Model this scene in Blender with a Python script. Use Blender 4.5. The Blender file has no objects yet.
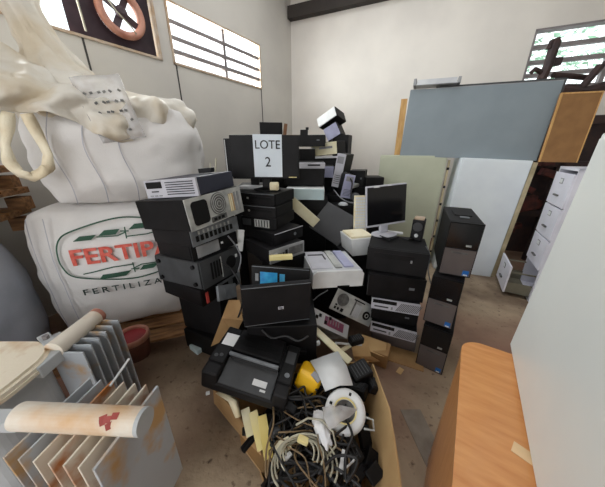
import bpy, bmesh, math, random
from math import sin, cos, pi, radians
from mathutils import Vector, Matrix, Euler, noise
random.seed(7)
C = bpy.context.scene.collection

# ------------------------------------------------------------------ materials
def lin(c):
    return tuple(((x/255)/12.92 if x/255 <= .04045 else ((x/255+.055)/1.055)**2.4) for x in c)
MATS = {}
def mat(name, c, rough=.5, metal=0, c2=None, scale=6, detail=4, lo=.4, hi=.65, bump=0, bscale=40, trans=0, alpha=1, emit=0, stretch=None, coat=0, spec=.5):
    if name in MATS: return MATS[name]
    m = bpy.data.materials.new(name); m.use_nodes = True
    nt = m.node_tree; b = nt.nodes['Principled BSDF']
    a = (*lin(c), 1)
    b.inputs['Roughness'].default_value = rough
    b.inputs['Metallic'].default_value = metal
    b.inputs['Alpha'].default_value = alpha
    b.inputs['Transmission Weight'].default_value = trans
    b.inputs['Coat Weight'].default_value = coat
    b.inputs['Specular IOR Level'].default_value = spec
    tc = nt.nodes.new('ShaderNodeTexCoord'); mp = nt.nodes.new('ShaderNodeMapping')
    nt.links.new(tc.outputs['Object'], mp.inputs[0])
    if stretch: mp.inputs['Scale'].default_value = stretch
    n = nt.nodes.new('ShaderNodeTexNoise'); n.inputs['Scale'].default_value = scale; n.inputs['Detail'].default_value = detail
    nt.links.new(mp.outputs[0], n.inputs['Vector'])
    r = nt.nodes.new('ShaderNodeValToRGB')
    if c2 is None: c2 = tuple(x*.9 for x in c)
    r.color_ramp.elements[0].position = lo; r.color_ramp.elements[1].position = hi
    r.color_ramp.elements[0].color = a; r.color_ramp.elements[1].color = (*lin(c2), 1)
    nt.links.new(n.outputs[0], r.inputs[0]); nt.links.new(r.outputs[0], b.inputs['Base Color'])
    if bump:
        n2 = nt.nodes.new('ShaderNodeTexNoise'); n2.inputs['Scale'].default_value = bscale; n2.inputs['Detail'].default_value = 5
        bp = nt.nodes.new('ShaderNodeBump'); bp.inputs['Strength'].default_value = bump; bp.inputs['Distance'].default_value = .02
        nt.links.new(mp.outputs[0], n2.inputs['Vector'])
        nt.links.new(n2.outputs[0], bp.inputs['Height']); nt.links.new(bp.outputs[0], b.inputs['Normal'])
    if emit:
        b.inputs['Emission Color'].default_value = a; b.inputs['Emission Strength'].default_value = emit
    MATS[name] = m
    return m
def M(n): return MATS[n]
mat('black', (10,10,11), .5, spec=.22, c2=(20,19,21), scale=9, bump=.05, bscale=300)
mat('black_soft', (16,15,17), .6, spec=.25, c2=(26,25,26), scale=5, bump=.06, bscale=200)
mat('black_gloss', (16,16,18), .18, c2=(22,22,25), scale=5)
mat('black_navy', (32,34,50), .5, c2=(40,42,58), scale=5)
mat('grey_dark', (50,51,53), .55, c2=(62,64,66), scale=8)
mat('grey_brown', (84,77,76), .5, c2=(94,86,84), scale=6)
mat('grey_mid', (126,128,130), .5, c2=(146,147,148), scale=8)
mat('metal_silver', (186,188,184), .42, .15, c2=(150,152,150), scale=12)
mat('metal_dull', (120,124,128), .45, .2, c2=(92,96,100), scale=10)
mat('plastic_silver', (188,188,196), .4, c2=(172,172,180), scale=6)
mat('plastic_white', (214,216,216), .45, c2=(198,200,200), scale=5)
mat('plastic_cyanwhite', (200,222,226), .45, c2=(188,208,212), scale=5)
mat('plastic_beige', (214,204,166), .5, c2=(226,220,190), scale=7)
mat('plastic_cream', (226,218,190), .5, c2=(212,198,160), scale=9)
mat('plastic_lavender', (168,170,198), .45, c2=(150,152,180), scale=6)
mat('plastic_grey', (196,198,200), .45, c2=(178,180,184), scale=5)
mat('yellow', (232,182,18), .4, c2=(214,160,10), scale=8)
mat('paper', (216,226,234), .8, c2=(208,218,226), scale=3)
mat('ink', (30,32,36), .8)
mat('sticker_blue', (40,140,206), .35, c2=(60,176,224), scale=22)
mat('sticker_cyan', (90,180,220), .35, c2=(60,150,205), scale=22)
mat('sticker_white', (226,228,228), .5)
mat('badge_blue', (24,96,176), .3, c2=(30,120,200), scale=30)
mat('red_label', (190,70,66), .5)
mat('board_red', (140,58,84), .45, c2=(100,70,96), scale=40)
mat('fan_grey', (98,98,96), .5, c2=(70,70,70), scale=30)
mat('hole', (7,7,8), .7, spec=.3)
mat('slat_grey', (140,140,144), .5)
mat('board_yellow', (222,206,138), .6, c2=(232,220,168), scale=4, stretch=(1,1,8))
mat('board_yellowdark', (206,184,104), .6, c2=(220,200,124), scale=4)
mat('card', (168,134,90), .85, c2=(148,114,74), scale=5, bump=.08, bscale=60)
mat('card_light', (192,160,112), .85, c2=(176,142,96), scale=5)
mat('wood_pallet', (158,116,76), .8, c2=(112,78,50), scale=6, bump=.25, bscale=30, stretch=(1,6,6))
mat('wood_raw', (206,164,104), .7, c2=(186,142,84), scale=8, stretch=(6,6,1))
mat('wood_brown', (110,76,50), .7, c2=(90,60,38), scale=8)
mat('desk', (206,146,88), .34, c2=(188,122,64), scale=7, detail=6, lo=.35, hi=.75, stretch=(1.2,7,1.2), coat=.15)
mat('brown_panel', (146,106,62), .55, c2=(132,95,54), scale=9, bump=.04, bscale=90)
mat('panel_greyblue', (124,135,141), .5, c2=(118,129,135), scale=3)
mat('panel_pale', (222,230,234), .45, c2=(214,222,228), scale=3)
mat('panel_green', (182,186,164), .5, c2=(174,178,156), scale=3)
mat('panel_tan', (196,182,148), .6, c2=(160,146,112), scale=6)
mat('cabinet_white', (218,221,218), .36, c2=(211,215,213), scale=2.5)
mat('file_white', (222,222,232), .4, c2=(210,210,220), scale=4)
mat('file_inner', (116,112,96), .7)
mat('wall', (196,192,184), .9, c2=(188,184,177), scale=1.6, bump=.03, bscale=80)
mat('wall_b', (216,211,203), .92, c2=(206,201,194), scale=1.3, bump=.06, bscale=40)
mat('ceil', (150,140,128), .9)
mat('beam', (52,46,42), .8)
mat('frame_tan', (182,166,148), .7, c2=(172,146,118), scale=12)
mat('bar_grey', (128,122,122), .6)
mat('seam', (70,68,66), .9)
mat('shutter', (64,48,54), .6, c2=(52,38,44), scale=8)
mat('ring_pink', (190,138,118), .5, c2=(168,110,92), scale=12)
mat('machine', (46,34,36), .7, c2=(62,42,38), scale=12)
mat('machine_red', (92,40,34), .7, c2=(60,30,28), scale=14)
mat('bag', (222,220,218), .8, c2=(212,210,208), scale=4, bump=.12, bscale=120)
mat('bag_grey', (186,192,204), .8, c2=(172,178,190), scale=4, bump=.1, bscale=120)
mat('film', (218,214,204), .55, c2=(206,194,172), scale=4, spec=.3, bump=.3, bscale=22, alpha=.95)
mat('film_clear', (226,226,226), .25, c2=(206,200,196), scale=14, bump=.3, bscale=30, alpha=.4)
mat('loop', (232,224,200), .8, c2=(222,208,178), scale=10, bump=.2, bscale=100)
mat('seamline', (176,176,184), .85)
mat('print_green', (46,84,66), .8)
mat('print_dark', (44,60,56), .8)
mat('print_red', (204,84,70), .8, c2=(214,110,96), scale=40)
mat('pot_red', (150,40,48), .45, c2=(120,32,38), scale=8)
mat('pot_brown', (112,66,54), .6, c2=(92,56,46), scale=8)
mat('trafo', (182,186,188), .55, c2=(164,168,170), scale=5)
mat('trafo_fin', (176,182,188), .55, c2=(188,152,106), scale=7, lo=.52, hi=.66)
mat('trafo_rust', (214,206,192), .6, c2=(176,112,60), scale=9, detail=7, lo=.50, hi=.68)
mat('trafo_lid', (222,212,192), .7, c2=(180,138,88), scale=7, detail=8, lo=.52, hi=.75, bump=.05, bscale=60)
mat('pipe', (220,212,198), .5, c2=(206,164,116), scale=5, detail=6, lo=.48, hi=.72)
mat('pipe_spot', (168,76,70), .6)
mat('cable_black', (24,24,26), .5)
mat('cable_white', (176,172,152), .5)
mat('cable_tan', (126,104,74), .5)
mat('cable_grey', (120,122,126), .5)
mat('glove', (226,226,226), .8, c2=(206,208,212), scale=8, bump=.2, bscale=40)
mat('leaf', (130,170,140), .7, c2=(176,208,186), scale=3)
def glass():
    m = bpy.data.materials.new('pane'); m.use_nodes = True; nt = m.node_tree
    nt.nodes.remove(nt.nodes['Principled BSDF']); o = nt.nodes['Material Output']
    t = nt.nodes.new('ShaderNodeBsdfTransparent'); g = nt.nodes.new('ShaderNodeBsdfGlossy'); g.inputs['Roughness'].default_value = .05
    t.inputs[0].default_value = (.93,.96,.97,1)
    x = nt.nodes.new('ShaderNodeMixShader'); x.inputs[0].default_value = .06
    nt.links.new(t.outputs[0], x.inputs[1]); nt.links.new(g.outputs[0], x.inputs[2]); nt.links.new(x.outputs[0], o.inputs[0]); MATS['pane'] = m
glass()
def floor_mat():
    m = mat('floor', (166,148,124), .88, c2=(104,86,70), scale=2.4, detail=12, lo=.34, hi=.68, bump=.25, bscale=25)
    nt = m.node_tree; b = nt.nodes['Principled BSDF']
    src = b.inputs['Base Color'].links[0].from_socket
    n = nt.nodes.new('ShaderNodeTexNoise'); n.inputs['Scale'].default_value = 26; n.inputs['Detail'].default_value = 6
    r = nt.nodes.new('ShaderNodeValToRGB'); r.color_ramp.elements[0].position = .60; r.color_ramp.elements[1].position = .74
    mx = nt.nodes.new('ShaderNodeMixRGB'); mx.inputs[2].default_value = (*lin((84,68,56)),1)
    tc = nt.nodes.new('ShaderNodeTexCoord'); nt.links.new(tc.outputs['Object'], n.inputs['Vector'])
    nt.links.new(n.outputs[0], r.inputs[0]); nt.links.new(r.outputs[0], mx.inputs[0]); nt.links.new(src, mx.inputs[1])
    # reddish dust towards the far aisle
    n3 = nt.nodes.new('ShaderNodeTexNoise'); n3.inputs['Scale'].default_value = .55
    mx2 = nt.nodes.new('ShaderNodeMixRGB'); mx2.inputs[2].default_value = (*lin((136,102,86)),1)
    r3 = nt.nodes.new('ShaderNodeValToRGB'); r3.color_ramp.elements[0].position = .45; r3.color_ramp.elements[1].position = .6
    nt.links.new(tc.outputs['Object'], n3.inputs['Vector']); nt.links.new(n3.outputs[0], r3.inputs[0]); nt.links.new(r3.outputs[0], mx2.inputs[0])
    nt.links.new(mx.outputs[0], mx2.inputs[1]); nt.links.new(mx2.outputs[0], b.inputs['Base Color'])
floor_mat()

# ------------------------------------------------------------------ mesh helpers
def rot(e): return Euler([radians(a) for a in e], 'XYZ').to_matrix().to_4x4()
class MB:
    def __init__(s): s.bm = bmesh.new()
    def box(s, c, d, e=(0,0,0), bev=0, seg=2):
        t = bmesh.new(); bmesh.ops.create_cube(t, size=1)
        for v in t.verts: v.co = Vector((v.co.x*d[0], v.co.y*d[1], v.co.z*d[2]))
        if bev:
            bmesh.ops.bevel(t, geom=list(t.edges), offset=min(bev, min(d)*.45), segments=seg, affect='EDGES', profile=.6)
        return s.add(t, Matrix.Translation(c) @ rot(e))
    def add(s, t, mtx=None):
        if mtx is not None: bmesh.ops.transform(t, matrix=mtx, verts=t.verts)
        me = bpy.data.meshes.new('t'); t.to_mesh(me); t.free(); s.bm.from_mesh(me); bpy.data.meshes.remove(me); return s
    def cyl(s, a, b, r, r2=None, seg=20, caps=True):
        a = Vector(a); b = Vector(b); d = b-a
        t = bmesh.new(); bmesh.ops.create_cone(t, cap_ends=caps, segments=seg, radius1=r, radius2=r if r2 is None else r2, depth=d.length)
        q = Vector((0,0,1)).rotation_difference(d.normalized()).to_matrix().to_4x4()
        return s.add(t, Matrix.Translation((a+b)/2) @ q)
    def lathe(s, prof, o=(0,0,0), seg=32, mtx=None):
        t = bmesh.new(); rings = []
        for r, z in prof: rings.append([t.verts.new((r*cos(2*pi*k/seg), r*sin(2*pi*k/seg), z)) for k in range(seg)])
        for a, b in zip(rings, rings[1:]):
            for k in range(seg): t.faces.new((a[k], a[(k+1)%seg], b[(k+1)%seg], b[k]))
        if prof[0][0] > 1e-4 and prof[0] != prof[-1]: t.faces.new(rings[0][::-1])
        if prof[-1][0] > 1e-4 and prof[0] != prof[-1]: t.faces.new(rings[-1])
        return s.add(t, Matrix.Translation(o) @ (mtx or Matrix()))
    def tube(s, pts, r, seg=8, flat=1):
        P = [Vector(p) for p in pts]; t = bmesh.new(); rings = []; up = Vector((.12,.2,1)).normalized()
        for i, p in enumerate(P):
            d = (P[min(i+1,len(P)-1)]-P[max(i-1,0)]).normalized()
            u = d.cross(up)
            if u.length < .05: u = d.cross(Vector((1,0,0)))
            u.normalize(); w = d.cross(u)
            rings.append([t.verts.new(p + u*r*cos(2*pi*k/seg)*flat + w*r*sin(2*pi*k/seg)) for k in range(seg)])
        for a, b in zip(rings, rings[1:]):
            for k in range(seg): t.faces.new((a[k], a[(k+1)%seg], b[(k+1)%seg], b[k]))
        t.faces.new(rings[0][::-1]); t.faces.new(rings[-1])
        return s.add(t)
    def prism(s, pts, z0, z1, mtx=None):
        t = bmesh.new(); a = [t.verts.new((x,y,z0)) for x,y in pts]; b = [t.verts.new((x,y,z1)) for x,y in pts]; n = len(pts)
        t.faces.new(a[::-1]); t.faces.new(b)
        for k in range(n): t.faces.new((a[k], a[(k+1)%n], b[(k+1)%n], b[k]))
        return s.add(t, mtx)
    def sheet(s, rows, th):                 # rows of points -> solid sheet of thickness th
        t = bmesh.new(); V = [[t.verts.new(p) for p in r] for r in rows]
        for i in range(len(V)-1):
            for j in range(len(V[0])-1): t.faces.new((V[i][j], V[i][j+1], V[i+1][j+1], V[i+1][j]))
        bmesh.ops.recalc_face_normals(t, faces=t.faces)
        bmesh.ops.solidify(t, geom=list(t.faces), thickness=th)
        return s.add(t)
def obj(name, mb, m, parent=None, smooth=False, **p):
    bm = mb.bm if isinstance(mb, MB) else mb
    bmesh.ops.recalc_face_normals(bm, faces=bm.faces)
    me = bpy.data.meshes.new(name); bm.to_mesh(me); bm.free()
    me.materials.append(MATS[m] if isinstance(m, str) else m)
    if smooth:
        for f in me.polygons: f.use_smooth = True
    o = bpy.data.objects.new(name, me); C.objects.link(o)
    if parent: o.parent = parent
    for k, v in p.items(): o[k] = v
    return o
def thing(name, label, cat, loc=(0,0,0), e=(0,0,0), group=None):
    o = bpy.data.objects.new(name, None); C.objects.link(o); o.empty_display_size = .05
    o.location = loc; o.rotation_euler = [radians(a) for a in e]; o['label'] = label; o['category'] = cat
    if group: o['group'] = group
    return o
def single(name, mb, m, label, cat, loc=(0,0,0), e=(0,0,0), group=None, smooth=False, kind=None):
    o = obj(name, mb, m, smooth=smooth); o.location = loc; o.rotation_euler = [radians(a) for a in e]
    o['label'] = label; o['category'] = cat
    if group: o['group'] = group
    if kind: o['kind'] = kind
    return o
def struct(name, mb, m, parent=None):
    o = obj(name, mb, m, parent)
    if not parent: o['kind'] = 'structure'
    return o
def text_mesh(s, size, depth=.0006, font_sx=1.0, bold=0):
    cu = bpy.data.curves.new('t', 'FONT'); cu.body = s; cu.size = size; cu.align_x = 'CENTER'; cu.align_y = 'CENTER'; cu.extrude = depth; cu.offset = bold
    o = bpy.data.objects.new('t', cu); C.objects.link(o); bpy.context.view_layer.update()
    me = bpy.data.meshes.new_from_object(o.evaluated_get(bpy.context.evaluated_depsgraph_get()))
    bm = bmesh.new(); bm.from_mesh(me)
    for v in bm.verts: v.co.x *= font_sx
    bpy.data.objects.remove(o); bpy.data.curves.remove(cu); bpy.data.meshes.remove(me)
    return bm
STAND = Matrix.Rotation(pi/2, 4, 'X')        # x-y drawing -> upright, facing -y
# camera geometry used to find where things stand
CAMZ = 1.5; F = 240.; PT = radians(21)
def ray(u, v):
    dx = u-302.5; dv = v-243.5
    return Vector((dx, F*cos(PT)-dv*sin(PT), -F*sin(PT)-dv*cos(PT)))
def spot(u, v, z):
    r = ray(u, v); t = (z-CAMZ)/r.z; return Vector((r.x*t, r.y*t, z))
def spoty(u, v, y):
    r = ray(u, v); t = y/r.y; return Vector((r.x*t, y, CAMZ+r.z*t))

# ------------------------------------------------------------------ the room
AZL, AZB = radians(33.8), radians(66.9)
dL = Vector((sin(AZL), cos(AZL), 0)); dB = Vector((sin(AZB), -cos(AZB), 0)); K = Vector((-.207, 5.3, 0))
nL = Vector((dL.y, -dL.x, 0))                # into the room from the left wall
HT = 4.1
ROOF_GAP = (.5, 3.6, -.9, -3.6)  # bounds of an unseen ceiling opening, added to light the floor from above
def wallbox(mb, o, d, n, s0, s1, z0, z1, t0, t1):   # n towards the room; t measured along n
    pts = []
    bm = bmesh.new(); vs = []
    for z in (z0, z1):
        for (s, t) in ((s0,t0),(s1,t0),(s1,t1),(s0,t1)):
            p = o + d*s + n*t; vs.append(bm.verts.new((p.x, p.y, z)))
    for f in ((0,1,2,3),(4,5,6,7),(0,1,5,4),(1,2,6,5),(2,3,7,6),(3,0,4,7)): bm.faces.new([vs[i] for i in f])
    return mb.add(bm)
nB = Vector((-dB.y*-1*-1, 0, 0)); nB = Vector((-abs(dB.y), -dB.x, 0))
if nB.dot(-K) < 0: nB = -nB
LW = lambda mb, *a: wallbox(mb, K, dL, nL, *a)
BW = lambda mb, *a: wallbox(mb, K, dB, nB, *a)
RO = K + dB*5.25                              # right wall starts here, parallel to the left one
RW = lambda mb, *a: wallbox(mb, RO, dL, -nL, *a)
fl = MB(); fl.box((1,0,-.05), (14,14,.1)); struct('floor', fl, 'floor')
w = MB()
LW(w, -8, .15, -.1, 2.45, -.15, 0); LW(w, -8, .15, 3.05, HT, -.15, 0)
for a, b in ((-8,-3.75), (-2.46,-2.33), (-.84,.15)): LW(w, a, b, 2.45, 3.05, -.15, 0)
struct('wall_left', w, 'wall')
w = MB(); BW(w, 0, 5.4, -.1, 2.30, -.15, 0); BW(w, 0, 5.4, 2.98, HT, -.15, 0); BW(w, 0, 3.53, 2.30, 2.98, -.15, 0); BW(w, 4.9, 5.4, 2.30, 2.98, -.15, 0)
struct('wall_back', w, 'wall_b')
w = MB(); RW(w, -8, .1, -.1, HT, -.15, 0); struct('wall_right', w, 'wall')
# concrete panel joints and mouldings
for i, s in enumerate((-3.17, -2.3, -.85)):
    w = MB(); LW(w, s-.008, s+.008, 0, 2.45, 0, .004); o = struct('trim_%d' % (i+1), w, 'seam')
w = MB(); BW(w, .0, 5.2, 3.61, 3.78, .0, .12); struct('trim_4', w, 'beam')
c = MB()
def cstrip(a0, a1, b0, b1):               # a along the left wall from the far corner, b along the back wall
    P_ = [K+dL*a+dB*b for a,b in ((a0,b0),(a1,b0),(a1,b1),(a0,b1))]
    c.prism([(p.x,p.y) for p in P_], HT, HT+.1)
cstrip(.3,-8,-.1,ROOF_GAP[0]); cstrip(.3,-8,ROOF_GAP[1],5.5); cstrip(.3,ROOF_GAP[2],ROOF_GAP[0],ROOF_GAP[1]); cstrip(ROOF_GAP[3],-8,ROOF_GAP[0],ROOF_GAP[1])
struct('ceiling', c, 'ceil')
# windows
def window(i, F_, s0, s1, z0, z1, bars, mull, fm, bm_, panes=True):
    f = MB(); w_ = .022
    F_(f, s0, s1, z0, z0+w_, -.1, .015); F_(f, s0, s1, z1-w_, z1, -.1, .015); F_(f, s0, s0+w_, z0, z1, -.1, .015); F_(f, s1-w_, s1, z0, z1, -.1, .015)
    fr = struct('window_%d' % i, f, fm)
    b = MB()
    for z in bars: F_(b, s0+w_, s1-w_, z-.022, z+.022, -.085, -.015)
    for s in mull: F_(b, s-.022, s+.022, z0+w_, z1-w_, -.09, -.02)
    if bars or mull: struct('glazing_bars', b, bm_, fr)
    if panes:
        g = MB(); F_(g, s0+w_, s1-w_, z0+w_, z1-w_, -.062, -.058); struct('pane', g, 'pane', fr)
    return fr
window(2, LW, -2.33, -.84, 2.45, 3.05, (2.59, 2.72, 2.87), (-1.53,), 'frame_tan', 'bar_grey')
window(3, BW, 3.53, 4.9, 2.30, 2.98, (2.47, 2.62, 2.79), (4.36,), 'bar_grey', 'bar_grey')
w1 = window(1, LW, -3.75, -2.46, 2.45, 3.05, (), (), 'frame_tan', 'bar_grey')
# dark shutter panel with a round hole for the fan
fs, fz, fr_ = -2.80, 2.755, .20
def wl(s, z, t=0): p = K + dL*s + nL*t; return Vector((p.x, p.y, z))
t = bmesh.new(); N = 48
ring = []; out = []
sa, sb, za, zb = -3.24, -2.5, 2.485, 3.015
for k in range(N):
    a = 2*pi*k/N; ring.append((fs+fr_*cos(a), fz+fr_*sin(a)))
    dx, dz = cos(a), sin(a); m_ = min((sb-fs)/dx if dx > 1e-6 else ((sa-fs)/dx if dx < -1e-6 else 9), (zb-fz)/dz if dz > 1e-6 else ((za-fz)/dz if dz < -1e-6 else 9))
    out.append((fs+dx*m_, fz+dz*m_))
for cs in ((sa,za),(sa,zb),(sb,za),(sb,zb)):
    k = min(range(N), key=lambda q: (out[q][0]-cs[0])**2+(out[q][1]-cs[1])**2); out[k] = cs
A = [t.verts.new(wl(*p, -.03)) for p in ring]; B = [t.verts.new(wl(*p, -.03)) for p in out]
for k in range(N): t.faces.new((A[k], A[(k+1)%N], B[(k+1)%N], B[k]))
bmesh.ops.solidify(t, geom=list(t.faces), thickness=.015)
struct('shutter_board', t, 'shutter', w1)
fan = thing('exhaust_fan', 'round exhaust fan with salmon ring set into the dark shuttered window', 'fan', wl(fs, fz-fr_, 0))
def fl_(p): return Vector(p)-fan.location
mtx = Matrix.Translation(fl_(wl(fs, fz, 0))) @ Vector((0,0,1)).rotation_difference(nL).to_matrix().to_4x4()
t = MB(); t.lathe([(.15,-.02),(.205,-.02),(.215,.02),(.19,.05),(.15,.03),(.15,-.02)], seg=40, mtx=mtx); obj('ring', t, 'ring_pink', fan, smooth=True)
t = MB(); t.lathe([(.045,-.02),(.05,.03),(.02,.05)], seg=20, mtx=mtx); obj('hub', t, 'shutter', fan)
for k in range(4):
    t = MB(); a = k*pi/2+.5
    t.box((.095*cos(a), .095*sin(a), 0), (.12,.06,.006), (20,0,math.degrees(a))); bmesh.ops.transform(t.bm, matrix=mtx, verts=t.bm.verts); obj('blade', t, 'shutter', fan)
# cord hanging by the seam, with its upper end at the shutter
t = MB(); t.tube([wl(-3.14,2.5,.03), wl(-3.15,2.75,.035), wl(-3.17,3.1,.03)], .009)
single('hanging_cord', t, 'cable_white', 'pale cord hanging in front of the dark shuttered window', 'cord')
t = MB(); t.tube([wl(-2.98,3.04,.03), wl(-2.99,2.85,.1), wl(-2.9,2.70,.14), wl(-2.78,2.62,.12), wl(-2.70,2.60,.03)], .006)
single('fan_wire', t, 'cable_white', 'thin curved wire looping below the exhaust fan ring', 'wire')
# hedge outside the far window and the left windows
hb = bmesh.new(); rg = random.Random(3)
def leafball(p, r, n):
    for _ in range(n):
        v = Vector((rg.gauss(0,1), rg.gauss(0,1), rg.gauss(0,1))).normalized()*r*rg.uniform(.6,1)+p
        a = Vector((rg.gauss(0,1), rg.gauss(0,1), rg.gauss(0,1))).normalized(); b = a.orthogonal().normalized(); q = rg.uniform(.06,.12)
        hb.faces.new([hb.verts.new(v+a*q), hb.verts.new(v+b*q*.5), hb.verts.new(v-a*q), hb.verts.new(v-b*q*.5)])
for s in (2.8,3.6,4.3,5.0,5.8):
    for z in (1.2, 2.3, 3.2, 4.0): 
        p = K+dB*s-nB*(4.0+rg.uniform(-.4,.6)); leafball(Vector((p.x,p.y,z)), .65, 130)
single('hedge_tree', hb, 'leaf', 'pale green foliage outside the barred far window', 'tree', kind='stuff')

# ------------------------------------------------------------------ fertiliser bags
fd = Vector((.9373,.3486,0)); fc = Vector((-.9933,1.6851,0)); fn = Vector((fd.y,-fd.x,0))   # bag front plane, fn towards the camera
byaw = math.degrees(math.atan2(fd.y, fd.x))
def bag_front(x, z, W, Hh, D):        # y of the bulged front at local x,z
    u = max(-1,min(1,2*x/W)); v = max(-1,min(1,2*z/Hh-1))
    return -D/2*( .80+.20*(1-abs(u)**3)*(1-abs(v)**3.0) )
def bag_mesh(W, D, Hh, seed, n=26, sag=.0, wr=.012):
    t = bmesh.new(); bmesh.ops.create_cube(t, size=2); bmesh.ops.subdivide_edges(t, edges=list(t.edges), cuts=n, use_grid_fill=True)
    for v in t.verts:
        x, y, z = v.co
        ex = (1-abs(z)**3*.14) * (1 - .0*abs(y))
        fx = 1-.16*(abs(y)**3); fy = .80+.20*(1-abs(x)**3)*(1-abs(z)**3.0)
        hz = 1 - .10*(max(abs(x),abs(y))**4)
        p = Vector((x*W/2*ex*fx, y*D/2*(fy if abs(y)>.01 else 1)*(1-abs(z)**3*.05), Hh/2+z*Hh/2*hz))
        q = Vector((p.x*3, p.y*3, p.z*6+seed)); q2 = Vector((p.x*9+seed, p.y*9, p.z*14))
        p += v.co.normalized()*(noise.noise(q)*wr*1.6+noise.noise(q2)*wr*.6)
        v.co = p
    return t
lowW, lowD, lowH = 1.02, .95, 1.02
lowc = fc + fd*(-.43) - fn*(lowD/2)
low = thing('bulk_bag', 'white woven bulk bag with green and red fertiliser emblem, standing on the pallet', 'bag', (lowc.x, lowc.y, .135), (0,0,byaw), 'white bulk bags in a stack')
obj('sack', bag_mesh(lowW, lowD, lowH, 2), 'bag', low, smooth=True)
def project(bm, W, Hh, D, off=.012):
    bmesh.ops.triangulate(bm, faces=list(bm.faces))
    for it in range(2):
        le = [e for e in bm.edges if e.calc_length() > .05]
        if le: bmesh.ops.subdivide_edges(bm, edges=le, cuts=1); bmesh.ops.triangulate(bm, faces=list(bm.faces))
    for v in bm.verts:
        x, z = v.co.x, v.co.y
        p = Vector((x, bag_front(x, z, W, Hh, D), z)); 
        q = Vector((p.x*3, p.y*3, p.z*6+2)); q2 = Vector((p.x*9+2, p.y*9, p.z*14))
        dy = noise.noise(q)*.012*1.6+noise.noise(q2)*.012*.6
        v.co = Vector((x, p.y-max(dy,0)*.9-off-.004*(v.co.z>0), z))
    return bm
def word(s, size, cx, cz, sx, bold):
    b = text_mesh(s, size, .0006, sx, bold); bmesh.ops.translate(b, vec=(cx, cz, 0), verts=b.verts); return project(b, lowW, lowH, lowD)
ex, ez = .165, .70                            # emblem centre on the bag front
obj('brand_lettering', word('FERTIPAR', .155, ex+.01, ez-.01, 1.08, .003), 'print_red', low)
b = text_mesh('F E R T I L I Z A N T E S', .062, .0006, 1.18, .0005); bmesh.ops.translate(b, vec=(ex+.03, ez-.275, 0), verts=b.verts)
obj('small_lettering', project(b, lowW, lowH, lowD), 'print_dark', low)
def ribbon(pts, wd):
    t = bmesh.new(); P = [Vector((x,y,0)) for x,y in pts]; n = len(P); L = []; R_ = []
    for i,p in enumerate(P):
        d = (P[min(i+1,n-1)]-P[max(i-1,0)]).normalized(); q = Vector((-d.y,d.x,0))*wd/2
        L.append(t.verts.new(p+q)); R_.append(t.verts.new(p-q))
    for i in range(n-1): t.faces.new((L[i],L[i+1],R_[i+1],R_[i]))
    return t
def smooth_loop(c, n=10):
    out = []; m_ = len(c)
    for i in range(m_):
        p0,p1,p2,p3 = [Vector(c[(i+k-1)%m_]) for k in range(4)]
        for k in range(n):
            u = k/n; out.append(tuple(.5*((2*p1)+(p2-p0)*u+(2*p0-5*p1+4*p2-p3)*u*u+(3*p1-p0-3*p2+p3)*u**3)))
    return out+[out[0]]
lp = smooth_loop([(-.40,0),(-.375,.12),(-.27,.18),(0,.235),(.27,.18),(.375,.12),(.40,0),(.375,-.12),(.27,-.17),(0,-.215),(-.27,-.17),(-.375,-.12)])
g = MB(); g.add(ribbon([(ex+x,ez+y) for x,y in lp], .010))
for sg in (1,-1):
    for (x0,x1,y0,y1) in ((-.30,-.17,.105,.135),(-.16,-.03,.125,.160),(.02,.22,.150,.185)):
        t = bmesh.new(); t.faces.new([t.verts.new((ex+sg*x0*1, ez+sg*y0, 0)), t.verts.new((ex+sg*(x1-.03), ez+sg*y0, 0)), t.verts.new((ex+sg*x1, ez+sg*y1, 0)), t.verts.new((ex+sg*(x0+.04), ez+sg*y1, 0))]); g.add(t)
    for pts in ([(-.17,.12),(-.05,.115),(.0,.135)],[(-.03,.145),(.02,.14)],[(.0,.09),(.0,.17)],[(.0,.105),(.12,.105),(.30,.13)]):
        g.add(ribbon([(ex+sg*x, ez+sg*y) for x,y in pts], .008))
obj('emblem', project(g.bm, lowW, lowH, lowD), 'print_green', low)
for x in (-.36,-.27):
    obj('sewn_seam', project(ribbon([(x,.06+.9*k/20) for k in range(21)], .006), lowW, lowH, lowD, .006), 'seamline', low)
# upper bag
upW, upD, upH = 1.06, .95, .66
upc = fc + fd*(-.225) - fn*(upD/2)
up = thing('bulk_bag', 'plain white bulk bag on top of the emblem bag, open gathered film at its top', 'bag', (upc.x, upc.y, 1.145), (0,0,byaw), 'white bulk bags in a stack')
obj('sack', bag_mesh(upW, upD, upH, 9, wr=.016), 'bag', up, smooth=True)
for x in (-.27,-.10,.08):
    b = ribbon([(x+.02*sin(k*.4),.03+.6*k/20) for k in range(21)], .006)
    bmesh.ops.triangulate(b, faces=list(b.faces))
    for v in b.verts: v.co = Vector((v.co.x, bag_front(v.co.x, v.co.y, upW, upH, upD)-.014, v.co.y))
    obj('sewn_seam', b, 'seamline', up)
def crease(p):
    a = 1-2*abs(noise.noise(p*4.3)); b = 1-2*abs(noise.noise(p*9.1+Vector((3,7,1)))); c_ = noise.noise(p*18)
    return .6*a+.35*b+.15*c_
def crumple(t, amp):
    t.normal_update()
    for v in t.verts: v.co += v.normal*(crease(v.co)-.25)*amp
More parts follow.
